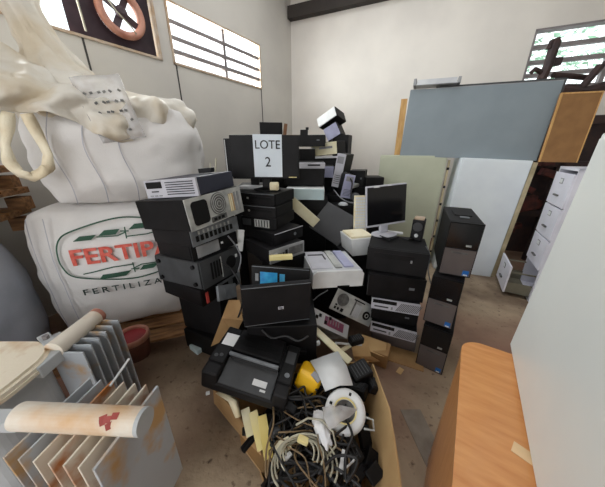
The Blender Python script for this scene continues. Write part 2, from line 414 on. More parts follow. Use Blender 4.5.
# film skirt: rises to a gathered spout
def skirt(rings, folds, amp, seed, nn=200):
    t = bmesh.new(); RR = []
    R0 = [Vector(r) if False else r for r in rings]; rings = []
    for i in range(len(R0)-1):
        a, b, c_, d_ = R0[max(i-1,0)], R0[i], R0[i+1], R0[min(i+2,len(R0)-1)]
        for k in range(5):
            u = k/5; rings.append(tuple(.5*((2*q)+(r-p)*u+(2*p-5*q+4*r-s)*u*u+(3*q-p-3*r+s)*u**3) for p,q,r,s in zip(a,b,c_,d_)))
    rings.append(R0[-1])
    for i,(cx,cy,cz,rx,ry,tl) in enumerate(rings):
        q = []
        for k in range(nn):
            a = 2*pi*k/nn; am = amp*min(rx,.35)/.35
            f = 1+am*sin(folds*a+2.2*noise.noise(Vector((cos(a)*2,sin(a)*2,i*.07+seed))))+.35*am*noise.noise(Vector((cos(a)*6,sin(a)*6,i*.16+seed)))*2
            x, y = rx*f*(abs(cos(a))**.75)*(1 if cos(a)>0 else -1), ry*f*(abs(sin(a))**.75)*(1 if sin(a)>0 else -1)
            q.append(t.verts.new((cx+x, cy+y, cz+tl*cos(a)+.03*noise.noise(Vector((cos(a)*3,sin(a)*3,i*.12+seed+7))))))
        RR.append(q)
    for a, b in zip(RR, RR[1:]):
        for k in range(nn): t.faces.new((a[k],a[(k+1)%nn],b[(k+1)%nn],b[k]))
    t.faces.new(RR[-1])
    crumple(t, .035)
    return t
rg_ = [(0,0,.52,.47,.43,0),(0,0,.60,.49,.445,0),(-.01,0,.655,.46,.43,0),(-.05,.0,.70,.43,.38,-.01),(-.14,.0,.75,.31,.30,-.05),(-.21,.0,.82,.23,.22,-.07),(-.27,.0,.91,.165,.17,-.08),(-.33,0,1.02,.125,.13,-.06),(-.375,0,1.14,.095,.11,-.05),(-.41,0,1.26,.085,.10,-.03),(-.44,0,1.38,.11,.13,0)]
sk = obj('film_skirt', skirt(rg_, 11, .075, 4), 'film', up, smooth=True)
# folded film flap lying over the near side
rows = []
for i in range(45):
    r_ = []
    for j in range(80):
        u = j/79; v = i/44
        x = -.66+.80*u + .05*noise.noise(Vector((u*4,v*3,1))); z = .98-.30*u - v*(.36-.10*u) + .03*sin(u*9+v*3)
        y = -.20-.30*math.sin(min(1,v*1.35)*pi/2) + .035*sin(u*22+v*5+2*noise.noise(Vector((u*5,v*5,3)))) - .10*max(0,.4-u)
        if z < .62: y = min(y, -.475)
        p_ = Vector((x, y, z)); k_ = crease(p_*1.0)*.032; r_.append(p_+Vector((.2,-.8,.55))*k_)
    rows.append(r_)
t = MB(); t.sheet(rows, .004); obj('film_flap', t, 'film', up, smooth=True)
# lifting loop
lpz = [((x_+.53)*.68-.36, min(z_-.03,.62)) for x_, z_ in [(-.57,.58),(-.60,.50),(-.645,.42),(-.65,.33),(-.61,.27),(-.54,.25),(-.47,.275),(-.42,.30),(-.405,.37),(-.43,.47),(-.47,.60)]]
pts = []
for i in range(len(lpz)-1):
    for k in range(5):
        u = k/5; pts.append(Vector((lpz[i][0]*(1-u)+lpz[i+1][0]*u, -.52-.05*sin(pi*(i+u)/10), lpz[i][1]*(1-u)+lpz[i+1][1]*u)))
t = bmesh.new(); prev = None
pts2 = []
for i, p in enumerate(pts):
    d = (pts[min(i+1,len(pts)-1)]-pts[max(i-1,0)]).normalized(); q = Vector((-d.z,0,d.x))*.026; yy = Vector((0,.012*sin(i*.5),0))
    pts2.append([p+q+yy, p+yy*.4-Vector((0,.008,0)), p-q-yy])
t = MB(); t.sheet(pts2, .006); obj('lifting_loop', t, 'loop', up, smooth=True)
# clear printed packet on the bag top
rows = [[Vector((-.10+.24*u+.08*v, -.47-.015*sin(u*6+v*4)-.03*v, .74-.34*v+.04*u)) for u in [k/8 for k in range(9)]] for v in [k/8 for k in range(9)]]
pk = thing('plastic_packet', 'clear printed plastic packet draped over the edge of the upper white bag', 'packet', (upc.x,upc.y,1.145), (0,0,byaw))
t = MB(); t.sheet(rows, .003); obj('film', t, 'film_clear', pk, smooth=True)
t = MB(); rr = random.Random(5)
for i in range(6):
    for j in range(5):
        if rr.random() < .8:
            u = .15+.7*i/5+rr.uniform(-.03,.03); v = .25+.6*j/4; t.box((-.10+.24*u+.08*v, -.485-.03*v, .74-.34*v+.04*u), (.016,.003,.012), (0,rr.uniform(-40,40),0))
obj('printed_marks', t, 'fan_grey', pk)
# pallet under the bags
def pallet(label, loc, yaw, L=1.25, W=1.05, H=.13, group=None):
    p = thing('wooden_pallet', label, 'pallet', loc, (0,0,yaw), group)
    n = 7
    for k in range(n):
        t = MB(); t.box((0, -W/2+W*(k+.5)/n, H-.011), (L, W/n*.80, .022), bev=.003); obj('deck_board', t, 'wood_pallet', p)
    for x in (-L/2+.06, 0, L/2-.06):
        t = MB(); t.box((x,0,H-.033), (.10,W,.022)); obj('stringer', t, 'wood_pallet', p)
        for y in (-W/2+.05,0,W/2-.05):
            t = MB(); t.box((x,y,.033), (.10,.10,H-.077+.022), bev=.004); obj('block', t, 'wood_pallet', p)
    return p
pc = fc + fd*(-.34) - fn*.44
pallet('weathered wooden pallet on the floor carrying the emblem bulk bag', (pc.x, pc.y, 0), byaw, 1.12, 1.2)
# grey bag with two pallets on it, further along the wall
gb = thing('bulk_bag', 'grey white bulk bag under the stacked pallets, beside the emblem bag', 'bag', (-2.35,1.17,0), (0,0,16), 'white bulk bags in a stack')
obj('sack', bag_mesh(.98,.8,.95, 14, n=18), 'bag_grey', gb, smooth=True)
pallet('lower wooden pallet lying on the grey bulk bag', (-2.42,1.25,.955), 20, 1.0, .9, .15)
pallet('upper wooden pallet lying on another pallet above the grey bulk bag', (-2.46,1.28,1.106), 14, 1.05, .9, .15)
pallet('topmost wooden pallet of the three stacked above the grey bag', (-2.42,1.28,1.257), 22, 1.0, .85, .15)
# red pot on the pallet
pp = thing('round_pot', 'round red pot with brown lower body standing on the pallet edge', 'pot', (-1.185,1.325,.13))
t = MB(); t.lathe([(.070,0),(.085,.01),(.095,.12),(.098,.15),(.088,.15),(.08,.10),(.0,.10)], seg=36); obj('body', t, 'pot_brown', pp, smooth=True)
t = MB(); t.lathe([(.098,.145),(.106,.15),(.106,.185),(.098,.192),(.088,.185),(.088,.150),(.098,.145)], seg=36); obj('rim', t, 'ring_pink', pp, smooth=True)
t = MB(); t.lathe([(.089,.150),(.089,.165),(.0,.168)], seg=36); obj('lid', t, 'pot_red', pp)

# ------------------------------------------------------------------ transformer with radiator fins
tf = thing('electrical_transformer', 'old pale grey transformer with rusty radiator fins and a cream lid', 'transformer', (-1.42,.72,0))
def tl(p): return Vector(p)-Vector((-1.42,.72,0))
def rrect(x0,x1,y0,y1,r,n=8):
    out = []
    for cx,cy,a0 in ((x1-r,y1-r,0),(x0+r,y1-r,90),(x0+r,y0+r,180),(x1-r,y0+r,270)):
        for k in range(n+1): a = radians(a0+90*k/n); out.append((cx+r*cos(a), cy+r*sin(a)))
    return out
TX = -.09
t = MB(); t.prism(rrect(-.35+TX,.33+TX,-.16,.17,.10), .04, .60); obj('tank', t, 'trafo', tf)
t = MB(); t.prism(rrect(-.38+TX,.37+TX,-.20,.21,.16), .60, .615); t.prism(rrect(-.375+TX,.365+TX,-.195,.205,.155), .615, .632); t.prism(rrect(-.36+TX,.35+TX,-.18,.19,.14), .632, .645)
ld = obj('lid', t, 'trafo_lid', tf)
for (x,y,a) in ((.30+TX,-.165,-30),(.27+TX,.20,60),(-.05,-.20,-90)):
    t = MB(); t.box((x,y,.648), (.11,.045,.012), (0,0,a+90), .003); t.box((x+.03*cos(radians(a)),y+.03*sin(radians(a)),.615), (.05,.05,.06), (0,0,a), .004); cl = obj('lid_clamp', t, 'trafo', tf)
    t = MB(); t.cyl((x,y,.65),(x,y,.672),.014,seg=6); obj('bolt', t, 'bar_grey', cl)
ZP = .63
# near header: runs along x
pa, pb = tl((-.995,.572,ZP)), tl((-.545,.553,ZP))
t = MB(); t.cyl(pa, pb, .044, seg=28); h1 = obj('header_pipe', t, 'pipe', tf, smooth=False)
t = MB(); t.cyl(pb-(pb-pa).normalized()*.01, pb+(pb-pa).normalized()*.004, .0445, seg=28); obj('end_cap', t, 'trafo', h1)
t = MB(); rr = random.Random(2)
for k in range(5):
    a = rr.uniform(.6,1.3); q = pa.lerp(pb, rr.uniform(.70,.82)); t.box(q+Vector((0,-.0445*cos(a),.0445*sin(a))), (.022,.02,.002), (math.degrees(pi/2-a),0,rr.uniform(0,50)))
obj('paint_stain', t, 'pipe_spot', h1)
for k in range(7):
    p_ = tl(spot(89.6+11.25*k, 378+1.25*k, .615)); q_ = tl(spot(3+15*k, 458+2*k, .615)); m_ = (p_+q_)/2; d_ = p_-q_
    t = MB(); t.box((m_.x, m_.y, .335), (.007 if k < 6 else .010, d_.length, .56), (0,0,math.degrees(math.atan2(d_.y,d_.x))-90), .002)
    obj('radiator_fin', t, 'trafo_fin' if k in (0,1,6) else 'trafo_rust', tf)
t = MB(); t.box(tl((-1.06,.575,.60)), (.10,.05,.05)); obj('pipe_stub', t, 'trafo', tf)
# far header: runs along y
pa, pb = tl((-1.165,.87,ZP)), tl((-1.165,1.13,ZP))
t = MB(); t.cyl(pa, pb, .042, seg=28); h2 = obj('header_pipe', t, 'pipe', tf)
t = MB(); t.cyl(pb-Vector((0,.02,0)), pb+Vector((0,.004,0)), .043, seg=28); obj('end_cap', t, 'ring_pink', h2)
t = MB(); t.box(tl((-1.165,.83,.60)), (.06,.12,.06), bev=.006); obj('pipe_stub', t, 'trafo', tf)
for k in range(6):
    y = .875+.046*k; t = MB(); t.box(tl((-1.115, y, .335)), (.16,.007,.56), (0,0,0), .002); obj('radiator_fin', t, 'trafo_fin', tf)
t = MB(); t.box((0,0,.02),(.5,.3,.04)); obj('base_skid', t, 'bar_grey', tf)
t = MB(); t.tube([spot(110,386,.622), spot(120,372,.63), spot(129,359,.64)], .005); single('steel_rod', t, 'plastic_white', 'thin pale rod lying across the radiator fins of the transformer', 'rod')
t = MB(); t.box((0,0,.02),(.13,.05,.04),(0,0,30)); t.box((.0,.03,.055),(.10,.05,.03),(0,0,10))
single('rusty_scrap', t, 'machine_red', 'rusty brown scrap piece behind the cream transformer lid', 'scrap', tuple(spot(46,318,.9)*1.0) if False else (-1.42,1.12,.0))

# ------------------------------------------------------------------ computer cases
def fbox(mb, D, x, z, w_, h_, t=.004, dep=0):      # a raised rectangle on the front (-y) face
    mb.box((x, -D[1]/2-t/2+dep, z), (w_, t, h_))
def case(label, D, loc, e=(0,0,0), style='plain', body='black', name='desktop_computer', cat='computer', group=None, feet=None):
    W, Dp, H = D
    o = thing(name, label, cat, loc, e, group)
    t = MB(); t.box((0,.006,H/2), (W, Dp-.012, H), bev=.006); b = obj('case', t, body, o)
    OFF = {'rear_silver':.003,'io':.003,'feet_side':.003,'silver_rear_tower':.003,'grid':.005,'tower_front':.008}.get(style, .006)
    y = -Dp/2-OFF
    def P(n, m_, boxes, parent=o, t_=.004, dep=0):
        q = MB()
        if parent is not o: dep = dep-OFF
        for (x,z,w_,h_) in boxes: fbox(q, D, x*W, z*H, w_*W, h_*H, t_, dep)
        return obj(n, q, m_, parent)
    if style == 'silver_front':
        fp = P('front_panel', 'plastic_silver', [(0,.5,1,1)], t_=.012, dep=.006)
        P('drive_bay', 'hole', [(-.31,.72,.30,.36)], fp, .003)
        P('floppy_slot', 'hole', [(-.31,.36,.14,.06)], fp, .003)
        P('button', 'grey_mid', [(-.40,.12,.06,.06),(-.31,.12,.06,.06),(-.22,.12,.06,.06)], fp, .003)
        P('grille', 'hole', [(.18,.18+.13*k,.52,.045) for k in range(6)], fp, .003)
    elif style == 'rear_silver':
        fp = P('rear_panel', 'metal_silver', [(0,.5,1,1)], t_=.006, dep=.003)
        q = MB(); q.prism(rrect(-.43*W,-.18*W,.12*H,.88*H,.022), 0, .004, Matrix.Translation((0,y,0)) @ STAND); obj('power_supply_grille', q, 'hole', fp)
        q = MB(); q.lathe([(.0,.004),(.063,.004),(.066,0)], (.02*W,y,.60*H), 36, STAND); fg = obj('fan_grille', q, 'fan_grey', fp)
        q = MB()
        for r_ in (.015,.03,.045,.058): q.lathe([(r_-.002,.004),(r_-.002,.006),(r_+.002,.006),(r_+.002,.004),(r_-.002,.004)], (.02*W,y,.60*H), 30, STAND)
        obj('wire_guard', q, 'metal_silver', fg)
        P('port_plate', 'fan_grey', [(-.02,.13,.28,.18)], fp)
        P('port', 'hole', [(-.10,.13,.05,.10),(-.03,.13,.04,.10),(.04,.13,.05,.10)], fp, .006)
        P('expansion_slot', 'plastic_beige', [(.27,.5,.025,.62),(.235,.5,.02,.62)], fp, .005)
        P('cover_plate', 'card_light', [(.27,.5,.09,.64)], fp, .003)
        P('slot_bracket', 'grey_mid', [(.42,.5,.035,.7),(.35,.5,.03,.7)], fp)
    elif style == 'io':
        fp = P('rear_panel', 'metal_dull', [(0,.5,1,.96)], t_=.005, dep=.002)
        P('port', 'hole', [(-.40+.09*k,.42,.05,.34) for k in range(9)], fp)
        P('connector', 'metal_silver', [(-.355+.09*k,.74,.03,.2) for k in range(8)], fp)
    elif style == 'purple_slim':
        fp = P('front_panel', 'black', [(0,.5,1,1)], t_=.012, dep=.006)
        P('bezel_plate', 'grey_mid', [(-.18,.5,.46,.78)], fp)
        P('button', 'sticker_white', [(.12,.55,.035,.14)], fp, .006)
        P('drive_bay', 'hole', [(.3,.55,.3,.3)], fp)
    elif style == 'feet_side':
        fp = P('rear_panel', 'grey_dark', [(0,.5,1,1)], t_=.005, dep=.002)
        P('expansion_slot', 'hole', [(-.26+.07*k,.52,.035,.62) for k in range(4)], fp)
        P('slot_bracket', 'metal_silver', [(-.02,.5,.02,.8)], fp)
        q = MB(); q.lathe([(0,.004),(.045,.004),(.047,0)], (.24*W,y,.5*H), 28, STAND); obj('fan_grille', q, 'hole', fp)
        P('socket', 'sticker_white', [(.40,.66,.05,.12)], fp)
        q = MB(); q.box((-W/2-.003,0,H/2),(.006,Dp*.96,H*.94),bev=.002); sp = obj('base_plate', q, 'grey_dark', o)
        for yy in (-.38,.38):
            for zz in (.18,.82):
                q = MB(); q.cyl((-W/2-.005,yy*Dp,zz*H),(-W/2-.018,yy*Dp,zz*H),.014,seg=14); obj('foot', q, 'black', sp)
    elif style == 'black_slim':
        fp = P('front_panel', 'black_soft', [(0,.5,1,1)], t_=.012, dep=.006)
        P('edge_trim', 'metal_dull', [(0,.97,1,.05)], fp, .002)
        P('drive_bay', 'black', [(.1,.62,.62,.22)], fp, .003)
        P('badge', 'metal_silver', [(-.28,.55,.05,.16)], fp)
    elif style == 'grid':
        fp = P('front_panel', 'black', [(0,.5,1,1)], t_=.01, dep=.005)
        P('port_plate', 'metal_silver', [(.10,.48,.42,.70)], fp)
        P('port', 'hole', [(-.06+.08*k,.48,.02,.6) for k in range(5)], fp, .006)
        P('bay', 'grey_dark', [(-.34,.5,.25,.6)], fp)
    elif style == 'flat_front':
        fp = P('front_panel', 'black', [(0,.5,1,1)], t_=.012, dep=.006)
        P('edge_trim', 'plastic_silver', [(0,.98,1,.05)], fp, .004)
        q = MB(); q.lathe([(0,.004),(.012,.004),(.013,0)], (.2*W,y,.5*H), 20, STAND); obj('button', q, 'metal_dull', fp)
    elif style == 'grey_front':
        fp = P('front_panel', 'grey_mid', [(0,.5,1,1)], t_=.012, dep=.006)
        P('drive_bay', 'fan_grey', [(.24,.52,.42,.62)], fp, .003)
        P('badge', 'plastic_silver', [(-.36,.55,.10,.34)], fp); P('socket', 'hole', [(-.22,.4,.05,.3),(-.13,.4,.03,.4),(-.05,.5,.06,.5)], fp)
    elif style == 'hatch':
        fp = P('front_panel', 'plastic_silver', [(0,.5,1,1)], t_=.012, dep=.006)
        P('drive_bay', 'hole', [(-.22,.78,.5,.32)], fp, .003); P('floppy_slot', 'grey_dark', [(-.28,.3,.3,.12)], fp, .003)
        P('button', 'grey_mid', [(-.06,.28,.04,.24)], fp, .006)
        q = MB()
        for k in range(13): q.box((W*(.08+.034*k), y-.002, H*.5), (.004,.004,H*.86), (0,28,0))
        obj('grille', q, 'fan_grey', fp)
    elif style == 'tower_front':
        fp = P('front_panel', 'black', [(0,.5,1,1)], t_=.016, dep=.008)
        P('bay_door', 'black_gloss', [(0,.76,.94,.44)], fp, .003); P('lower_panel', 'grey_brown', [(0,.27,.94,.50)], fp, .004)
        P('handle_recess', 'fan_grey', [(.0,.455,.50,.030)], fp, .006)
        P('badge', 'metal_silver', [(.20,.60,.16,.035)], fp, .006); P('sticker', 'badge_blue', [(.33,.085,.19,.10)], fp, .006); P('sticker', 'paper', [(.33,.05,.12,.025)], fp, .008)
        q = MB(); q.box((0,.02,H+.003),(W*.55,Dp*.35,.006)); obj('top_panel', q, 'black_soft', o)
        q = MB(); q.box((.0,-.10,H+.005),(W*.28,.03,.005)); obj('power_button', q, 'metal_dull', o)
    elif style == 'silver_rear_tower':
        fp = P('rear_panel', 'metal_silver', [(0,.5,1,1)], t_=.006, dep=.003)
        q = MB(); q.lathe([(0,.004),(.05,.004),(.052,0)], (-.30*W,y,.62*H), 28, STAND); fg = obj('fan_grille', q, 'fan_grey', fp)
        q = MB(); q.lathe([(0,.004),(.035,.004),(.036,0)], (.33*W,y,.42*H), 28, STAND); obj('fan_grille', q, 'hole', fp)
        q = MB(); q.lathe([(.012,.004),(.012,.007),(.018,.007),(.018,.004),(.012,.004)], (.33*W,y,.42*H), 20, STAND); obj('fan_hub', q, 'metal_silver', fp)
        P('expansion_slot', 'fan_grey', [(-.02,.5,.025,.72)], fp); P('slot_bracket', 'plastic_grey', [(.03+.04*k,.42,.03,.6) for k in range(4)], fp, .003)
        P('port', 'hole', [(-.40,.16,.04,.12),(-.33,.16,.04,.12),(-.24,.16,.06,.16),(-.40,.3,.04,.08)], fp); P('socket', 'hole', [(.42,.8,.07,.16)], fp); P('drive_slot', 'hole', [(.06,.88,.26,.06)], fp)
    elif style == 'front_black':
        fp = P('front_panel', 'black_soft', [(0,.5,1,1)], t_=.012, dep=.006)
        P('drive_bay', 'black', [(-.05,.72,.66,.22)], fp, .003); P('badge', 'grey_mid', [(.24,.6,.03,.12)], fp)
    elif style == 'front_dark':
        fp = P('front_panel', 'black', [(0,.5,1,1)], t_=.012, dep=.006)
        P('badge', 'metal_dull', [(.28,.55,.09,.1)], fp); P('edge_trim', 'grey_dark', [(-.49,.5,.012,.9)], fp)
    return o
G = 'computers piled against the bulk bag'
case('silver-fronted slim computer lying on top of the stack beside the white bag', (.342,.384,.098), (-.681,1.543,1.262), (0.7,-4.8,-13.6), 'silver_front', 'black_navy')
case('black tower lying on its side, silver back panel with round fan grille', (.445,.407,.172), (-.681,1.504,1.087), (-5.4,-2.3,65.3), 'rear_silver', 'black')
case('slim case showing a row of ports, squeezed below the silver-backed tower', (.37,.38,.10), (-.700,1.525,.972), (-5,-1,61), 'io', 'black_soft')
case('slim black computer with grey bezel, above the case with rubber feet', (.354,.369,.092), (-.713,1.540,.872), (-5.1,-.1,58.5), 'purple_slim', 'black')
case('dark grey tower lying flat, four rubber feet on its visible side', (.348,.419,.181), (-.724,1.533,.678), (-3.5,1.8,64.2), 'feet_side', 'grey_dark')
o = case('black computer case below the tower with rubber feet, small red label', (.353,.40,.125), (-.735,1.56,.545), (0,0,62), 'plain', 'black')
t = MB(); t.box((-.14,-.2-.002,.06),(.02,.004,.08)); obj('label_strip', t, 'red_label', o)
t = MB(); t.box((.06,-.203,.06),(.22,.004,.10)); fp = obj('rear_panel', t, 'metal_dull', o); t = MB(); t.box((.02,-.206,.06),(.05,.004,.06)); t.box((.11,-.206,.06),(.04,.004,.07)); obj('port', t, 'hole', fp)
case('black upright computer tower at the bottom of the stack near the pallet', (.20,.40,.36), (-.73,1.60,.18), (0,0,70), 'plain', 'black_soft')
case('black case flat on the floor under the upright black tower', (.34,.40,.175), (-.70,1.62,0), (0,0,66), 'plain', 'black')
# stack under the sign monitor
case('topmost slim black computer under the sign monitor, pale trim along its edge', (.289,.329,.085), (-.268,1.926,1.128), (0,0,-23.4), 'black_slim', 'black')
case('second slim black computer below the sign monitor', (.28,.322,.084), (-.268,1.900,1.041), (0,0,-20.7), 'black_slim', 'black')
case('slim black computer with a bright grid of ports, third below the sign monitor', (.298,.335,.084), (-.27,1.906,.955), (0,0,-20.9), 'grid', 'black')
case('flat black computer with silver top edge and round button, turned across the stack', (.298,.341,.090), (-.230,1.833,.862), (0,0,48.4), 'flat_front', 'black')
case('dark slim computer with grey front, lowest seen of the stack behind the laptops', (.317,.335,.102), (-.222,1.755,.757), (0,0,42), 'grey_front', 'black_soft')
case('black case hidden behind the laptops, under the grey-fronted computer', (.36,.38,.38), (-.22,1.80,.375), (0,0,30), 'plain', 'black')
case('black case on the floor under the stack behind the laptops', (.36,.38,.37), (-.22,1.82,0), (0,0,28), 'plain', 'black')
# right stack
case('large black tower on its side carrying the screen and the little speaker', (.42,.35,.180), (.749,1.765,.650), (0,0,-20), 'front_black', 'black_soft')
case('large black tower on its side, second in the stack below the screen', (.40,.36,.185), (.735,1.72,.461), (0,0,-15), 'front_dark', 'black')
case('upper of two slim computers with silver hatched front', (.341,.380,.090), (.749,1.698,.368), (0,0,-16.6), 'hatch', 'black')
case('black case between the two slim silver-fronted computers', (.34,.36,.125), (.775,1.72,.240), (0,0,-20), 'front_dark', 'black')
case('lower of two slim computers with silver hatched front, above the carton', (.334,.380,.091), (.778,1.673,.146), (0,0,-23.8), 'hatch', 'black')
case('brownish dark case on the floor beneath the slim silver-fronted computers', (.34,.36,.142), (.80,1.70,0), (0,0,-22), 'plain', 'grey_brown')
# three towers in a column
case('topmost black tower of the column beside the pale panel, blue sticker', (.178,.410,.354), (1.062,1.572,.756), (1.5,.6,-23.5), 'tower_front', 'black_soft', name='computer_tower')
case('middle black tower of the column of three, blue sticker', (.176,.410,.358), (1.052,1.518,.384), (0,0,-36), 'tower_front', 'black_soft', name='computer_tower')
case('bottom black tower of the column, standing on the floor, blue sticker', (.178,.410,.366), (1.051,1.496,.0), (0,0,-35.3), 'tower_front', 'black_soft', name='computer_tower')
# silver back tower, opened chassis
case('tilted tower with silver back panel and two fans, below the grey scanner', (.41,.28,.172), (.335,1.72,.205), (-20.6,32.4,7.5), 'silver_rear_tower', 'black')
ch = thing('opened_computer', 'opened silver computer chassis with pink circuit board, tilted beside the laptops', 'computer', (.101,1.431,.265), (-40,39,20))
t = MB(); t.box((0,0,.005),(.42,.24,.006)); t.box((0,.118,.05),(.42,.005,.10)); t.box((-.208,0,.05),(.005,.24,.10)); t.box((.208,0,.05),(.005,.24,.10)); obj('tray', t, 'metal_silver', ch)
t = MB(); t.box((0,-.12,.05),(.42,.006,.098)); fp = obj('front_panel', t, 'plastic_grey', ch)
t = MB(); t.box((.05,-.124,.055),(.20,.004,.06)); obj('circuit_board', t, 'board_red', fp)
t = MB()
for x,z in ((-.13,.05),(-.10,.07),(-.04,.04),(.0,.08)): t.box((x,-.127,z),(.02,.006,.022))
obj('port', t, 'hole', fp)
t = MB()
for k in range(5): t.box((-.02+.028*k,-.127,.062),(.005,.005,.035))
obj('expansion_slot', t, 'grey_mid', fp)

# ------------------------------------------------------------------ monitors
def monitor(label, W, H, loc, e, bez='black', scr='black_gloss', th=.05, stand=None, name='computer_monitor', group=None, bw=.014):
    o = thing(name, label, 'monitor', loc, e, group)
    t = MB(); t.box((0,0,H/2),(W,th*.5,H),bev=.006); t.box((0,th*.35,H/2),(W*.72,th*.5,H*.7),bev=.015); obj('housing', t, bez, o)
    t = MB(); t.box((0,-th*.25-.001,H/2+.004),(W-2*bw,.004,H-2*bw-(.008 if bw > .01 else .018))); obj('screen', t, scr, o)
    if stand:
        t = MB(); t.box((0,.03,-stand/2+.03),(.07,.035,stand+.06),bev=.008); obj('stand_neck', t, bez, o)
        t = MB(); t.lathe([(.0,-stand),(.105,-stand),(.105,-stand+.008),(.05,-stand+.02),(0,-stand+.022)], (0,.02,0), 32); obj('stand_base', t, bez, o, smooth=False)
    return o
sm = monitor('wide black monitor carrying the printed paper sign', .511, .310, (-.280,1.919,1.302), (0,0,.6), scr='black', stand=.087)
t = MB(); t.box((.205,-.016,.012),(.06,.003,.006)); obj('badge', t, 'board_yellow', sm)
sg = thing('paper_sign', 'white sheet of paper printed LOTE 2, taped to the black monitor', 'sign', (-.258,1.893,1.318), (0,.5,1))
t = MB(); rows = [[Vector((-.105+.21*u, -.004*sin(u*3+v), .297*v)) for u in [k/6 for k in range(7)]] for v in [k/6 for k in range(7)]]; t.sheet(rows, .0008); obj('sheet', t, 'paper', sg)
b = MB()
for s_, z_, sz in (('LOTE',.225,.082),('2',.105,.098)):
    q = text_mesh(s_, sz, .0006, .95, .0002); bmesh.ops.transform(q, matrix=Matrix.Translation((0,-.0065,z_)) @ STAND, verts=q.verts); b.add(q)
obj('printed_text', b, 'ink', sg)
m2 = monitor('black monitor half hidden behind the sign monitor, pale wire at its edge', .44, .29, (-.40,2.06,1.305), (0,0,3), scr='black', stand=.088)
t = MB(); t.box((-.208,-.026,.145),(.006,.004,.27)); obj('edge_trim', t, 'plastic_white', m2)
case('slim dark case under the half hidden monitor', (.34,.36,.12), (-.42,2.30,1.09), (0,0,5), 'plain', 'grey_dark')
case('black case in the heap supporting the slim dark case', (.38,.38,.40), (-.44,2.32,.69), (0,0,5), 'plain', 'black')
case('black case low in the heap behind the port-grid computer', (.40,.38,.69), (-.44,2.32,0), (0,0,5), 'plain', 'black', name='server_case')
im = monitor('square silver-framed monitor with a dark screen, standing beside the pale green panel', .370, .330, (.696,1.934,.924), (-5.2,-3.1,16.9), bez='plastic_silver', scr='black_gloss', stand=.086, bw=.005)
t = MB(); t.box((-.10,-.018,.322),(.05,.004,.012)); t.box((.02,-.016,.324),(.03,.004,.008)); obj('sticker', t, 'sticker_white', im)
mat('panel_dark', (42,42,44), .55, c2=(48,48,50))
fm = monitor('dark frameless panel monitor lying tilted on its corner behind the grey scanner', .388, .33, (.202,2.252,.711), (-40.2,17.4,-43.4), bez='panel_dark', scr='panel_dark', th=.04)
# laptops
def laptop(label, W, H, loc, e, deco):
    o = thing('laptop_computer', label, 'laptop', loc, e)
    t = MB(); t.box((0,0,H/2),(W,.014,H),bev=.006); l = obj('screen_lid', t, 'black_soft', o)
    t = MB(); t.box((0,.017,H/2),(W,.020,H),bev=.005); obj('base', t, 'black', o)
    t = MB(); t.cyl((-W*.42,.006,.004),(W*.42,.006,.004),.007); obj('hinge', t, 'black', o)
    for z_ in (H*.985,.006): t = MB(); t.box((0,-.0065,z_),(W*.98,.003,.004)); obj('edge_trim', t, 'metal_dull', l)
    if deco == 'logo':
        t = MB(); t.box((.02,-.0078,H*.42),(.032,.0015,.020),bev=.0005); lg = obj('logo_plate', t, 'plastic_silver', l)
        q = text_mesh('hp', .020, .0004, 1, .0004); bmesh.ops.transform(q, matrix=Matrix.Translation((.02,-.0092,H*.425)) @ STAND, verts=q.verts); obj('logo_lettering', q, 'ink', lg)
    else:
        t = MB(); t.box((-.075,-.008,H*.68),(.115,.0015,.105)); obj('sticker', t, 'sticker_blue', l, label='bright blue printed sticker')
        t = MB(); t.box((.015,-.008,H*.67),(.034,.0015,.10)); obj('sticker', t, 'sticker_cyan', l, label='narrow light blue sticker')
        t = MB(); t.box((-.155,-.008,H*.73),(.022,.0015,.05)); obj('sticker', t, 'grey_mid', l)
    return o
laptop('closed black laptop on edge with a small square maker logo', .395, .278, (-.150,1.185,.533), (5.3,.6,11.5), 'logo')
laptop('closed black laptop on edge with bright blue stickers, leaning behind the other', .385, .28, (-.150,1.335,.53), (-10,0,-9), 'blue')
case('black case supporting the two upright laptops', (.42,.36,.30), (-.13,1.33,.225), (0,0,3), 'plain', 'black')
case('black case on the floor under the two upright laptops', (.44,.36,.22), (-.13,1.34,0), (0,0,3), 'plain', 'black')

# ------------------------------------------------------------------ printers
pr = thing('inkjet_printer', 'black inkjet printer with open paper tray, resting on the carton of cables', 'printer', (-.287,1.022,.302), (1.2,11.6,-10.6))
W,D_,H_ = .462,.319,.148
t = MB(); t.box((0,0,H_*.22),(W,D_,H_*.44),bev=.02,seg=3); t.box((-.186,0,H_*.46),(.09,D_,H_*.80),bev=.02,seg=3); t.box((.190,0,H_*.46),(.082,D_,H_*.80),bev=.02,seg=3); t.box((0,.07,H_*.5),(W*.96,D_*.52,H_*.76),bev=.012)
obj('body', t, 'black_soft', pr)
t = MB(); t.box((0,.075,H_*.93),(W*.60,D_*.50,.03),bev=.008)
for k in range(5): t.box((0,.015+.03*k,H_*1.03),(W*.52,.006,.004))
obj('top_cover', t, 'black', pr)
t = MB(); t.box((-.185,.03,H_*.88),(.085,D_*.78,.022),bev=.008); tp = obj('end_panel', t, 'black', pr)
t = MB(); t.box((-.175,.06,H_*.955),(.075,.085,.003),(0,0,3)); obj('label_sheet', t, 'sticker_white', tp)
t = MB(); t.cyl((-.20,-.06,H_*.95),(-.20,-.06,H_*.97),.010); t.cyl((-.175,-.05,H_*.95),(-.175,-.05,H_*.97),.010); obj('button', t, 'grey_dark', tp)
t = MB(); t.box((.19,.03,H_*.88),(.075,D_*.78,.022),bev=.008); cp = obj('control_panel', t, 'black', pr)
t = MB(); t.box((.19,.06,H_*.97),(.05,.08,.004)); obj('display', t, 'grey_dark', cp)
t = MB(); t.cyl((.195,-.05,H_*.95),(.195,-.05,H_*.965),.014); obj('button', t, 'metal_dull', cp)
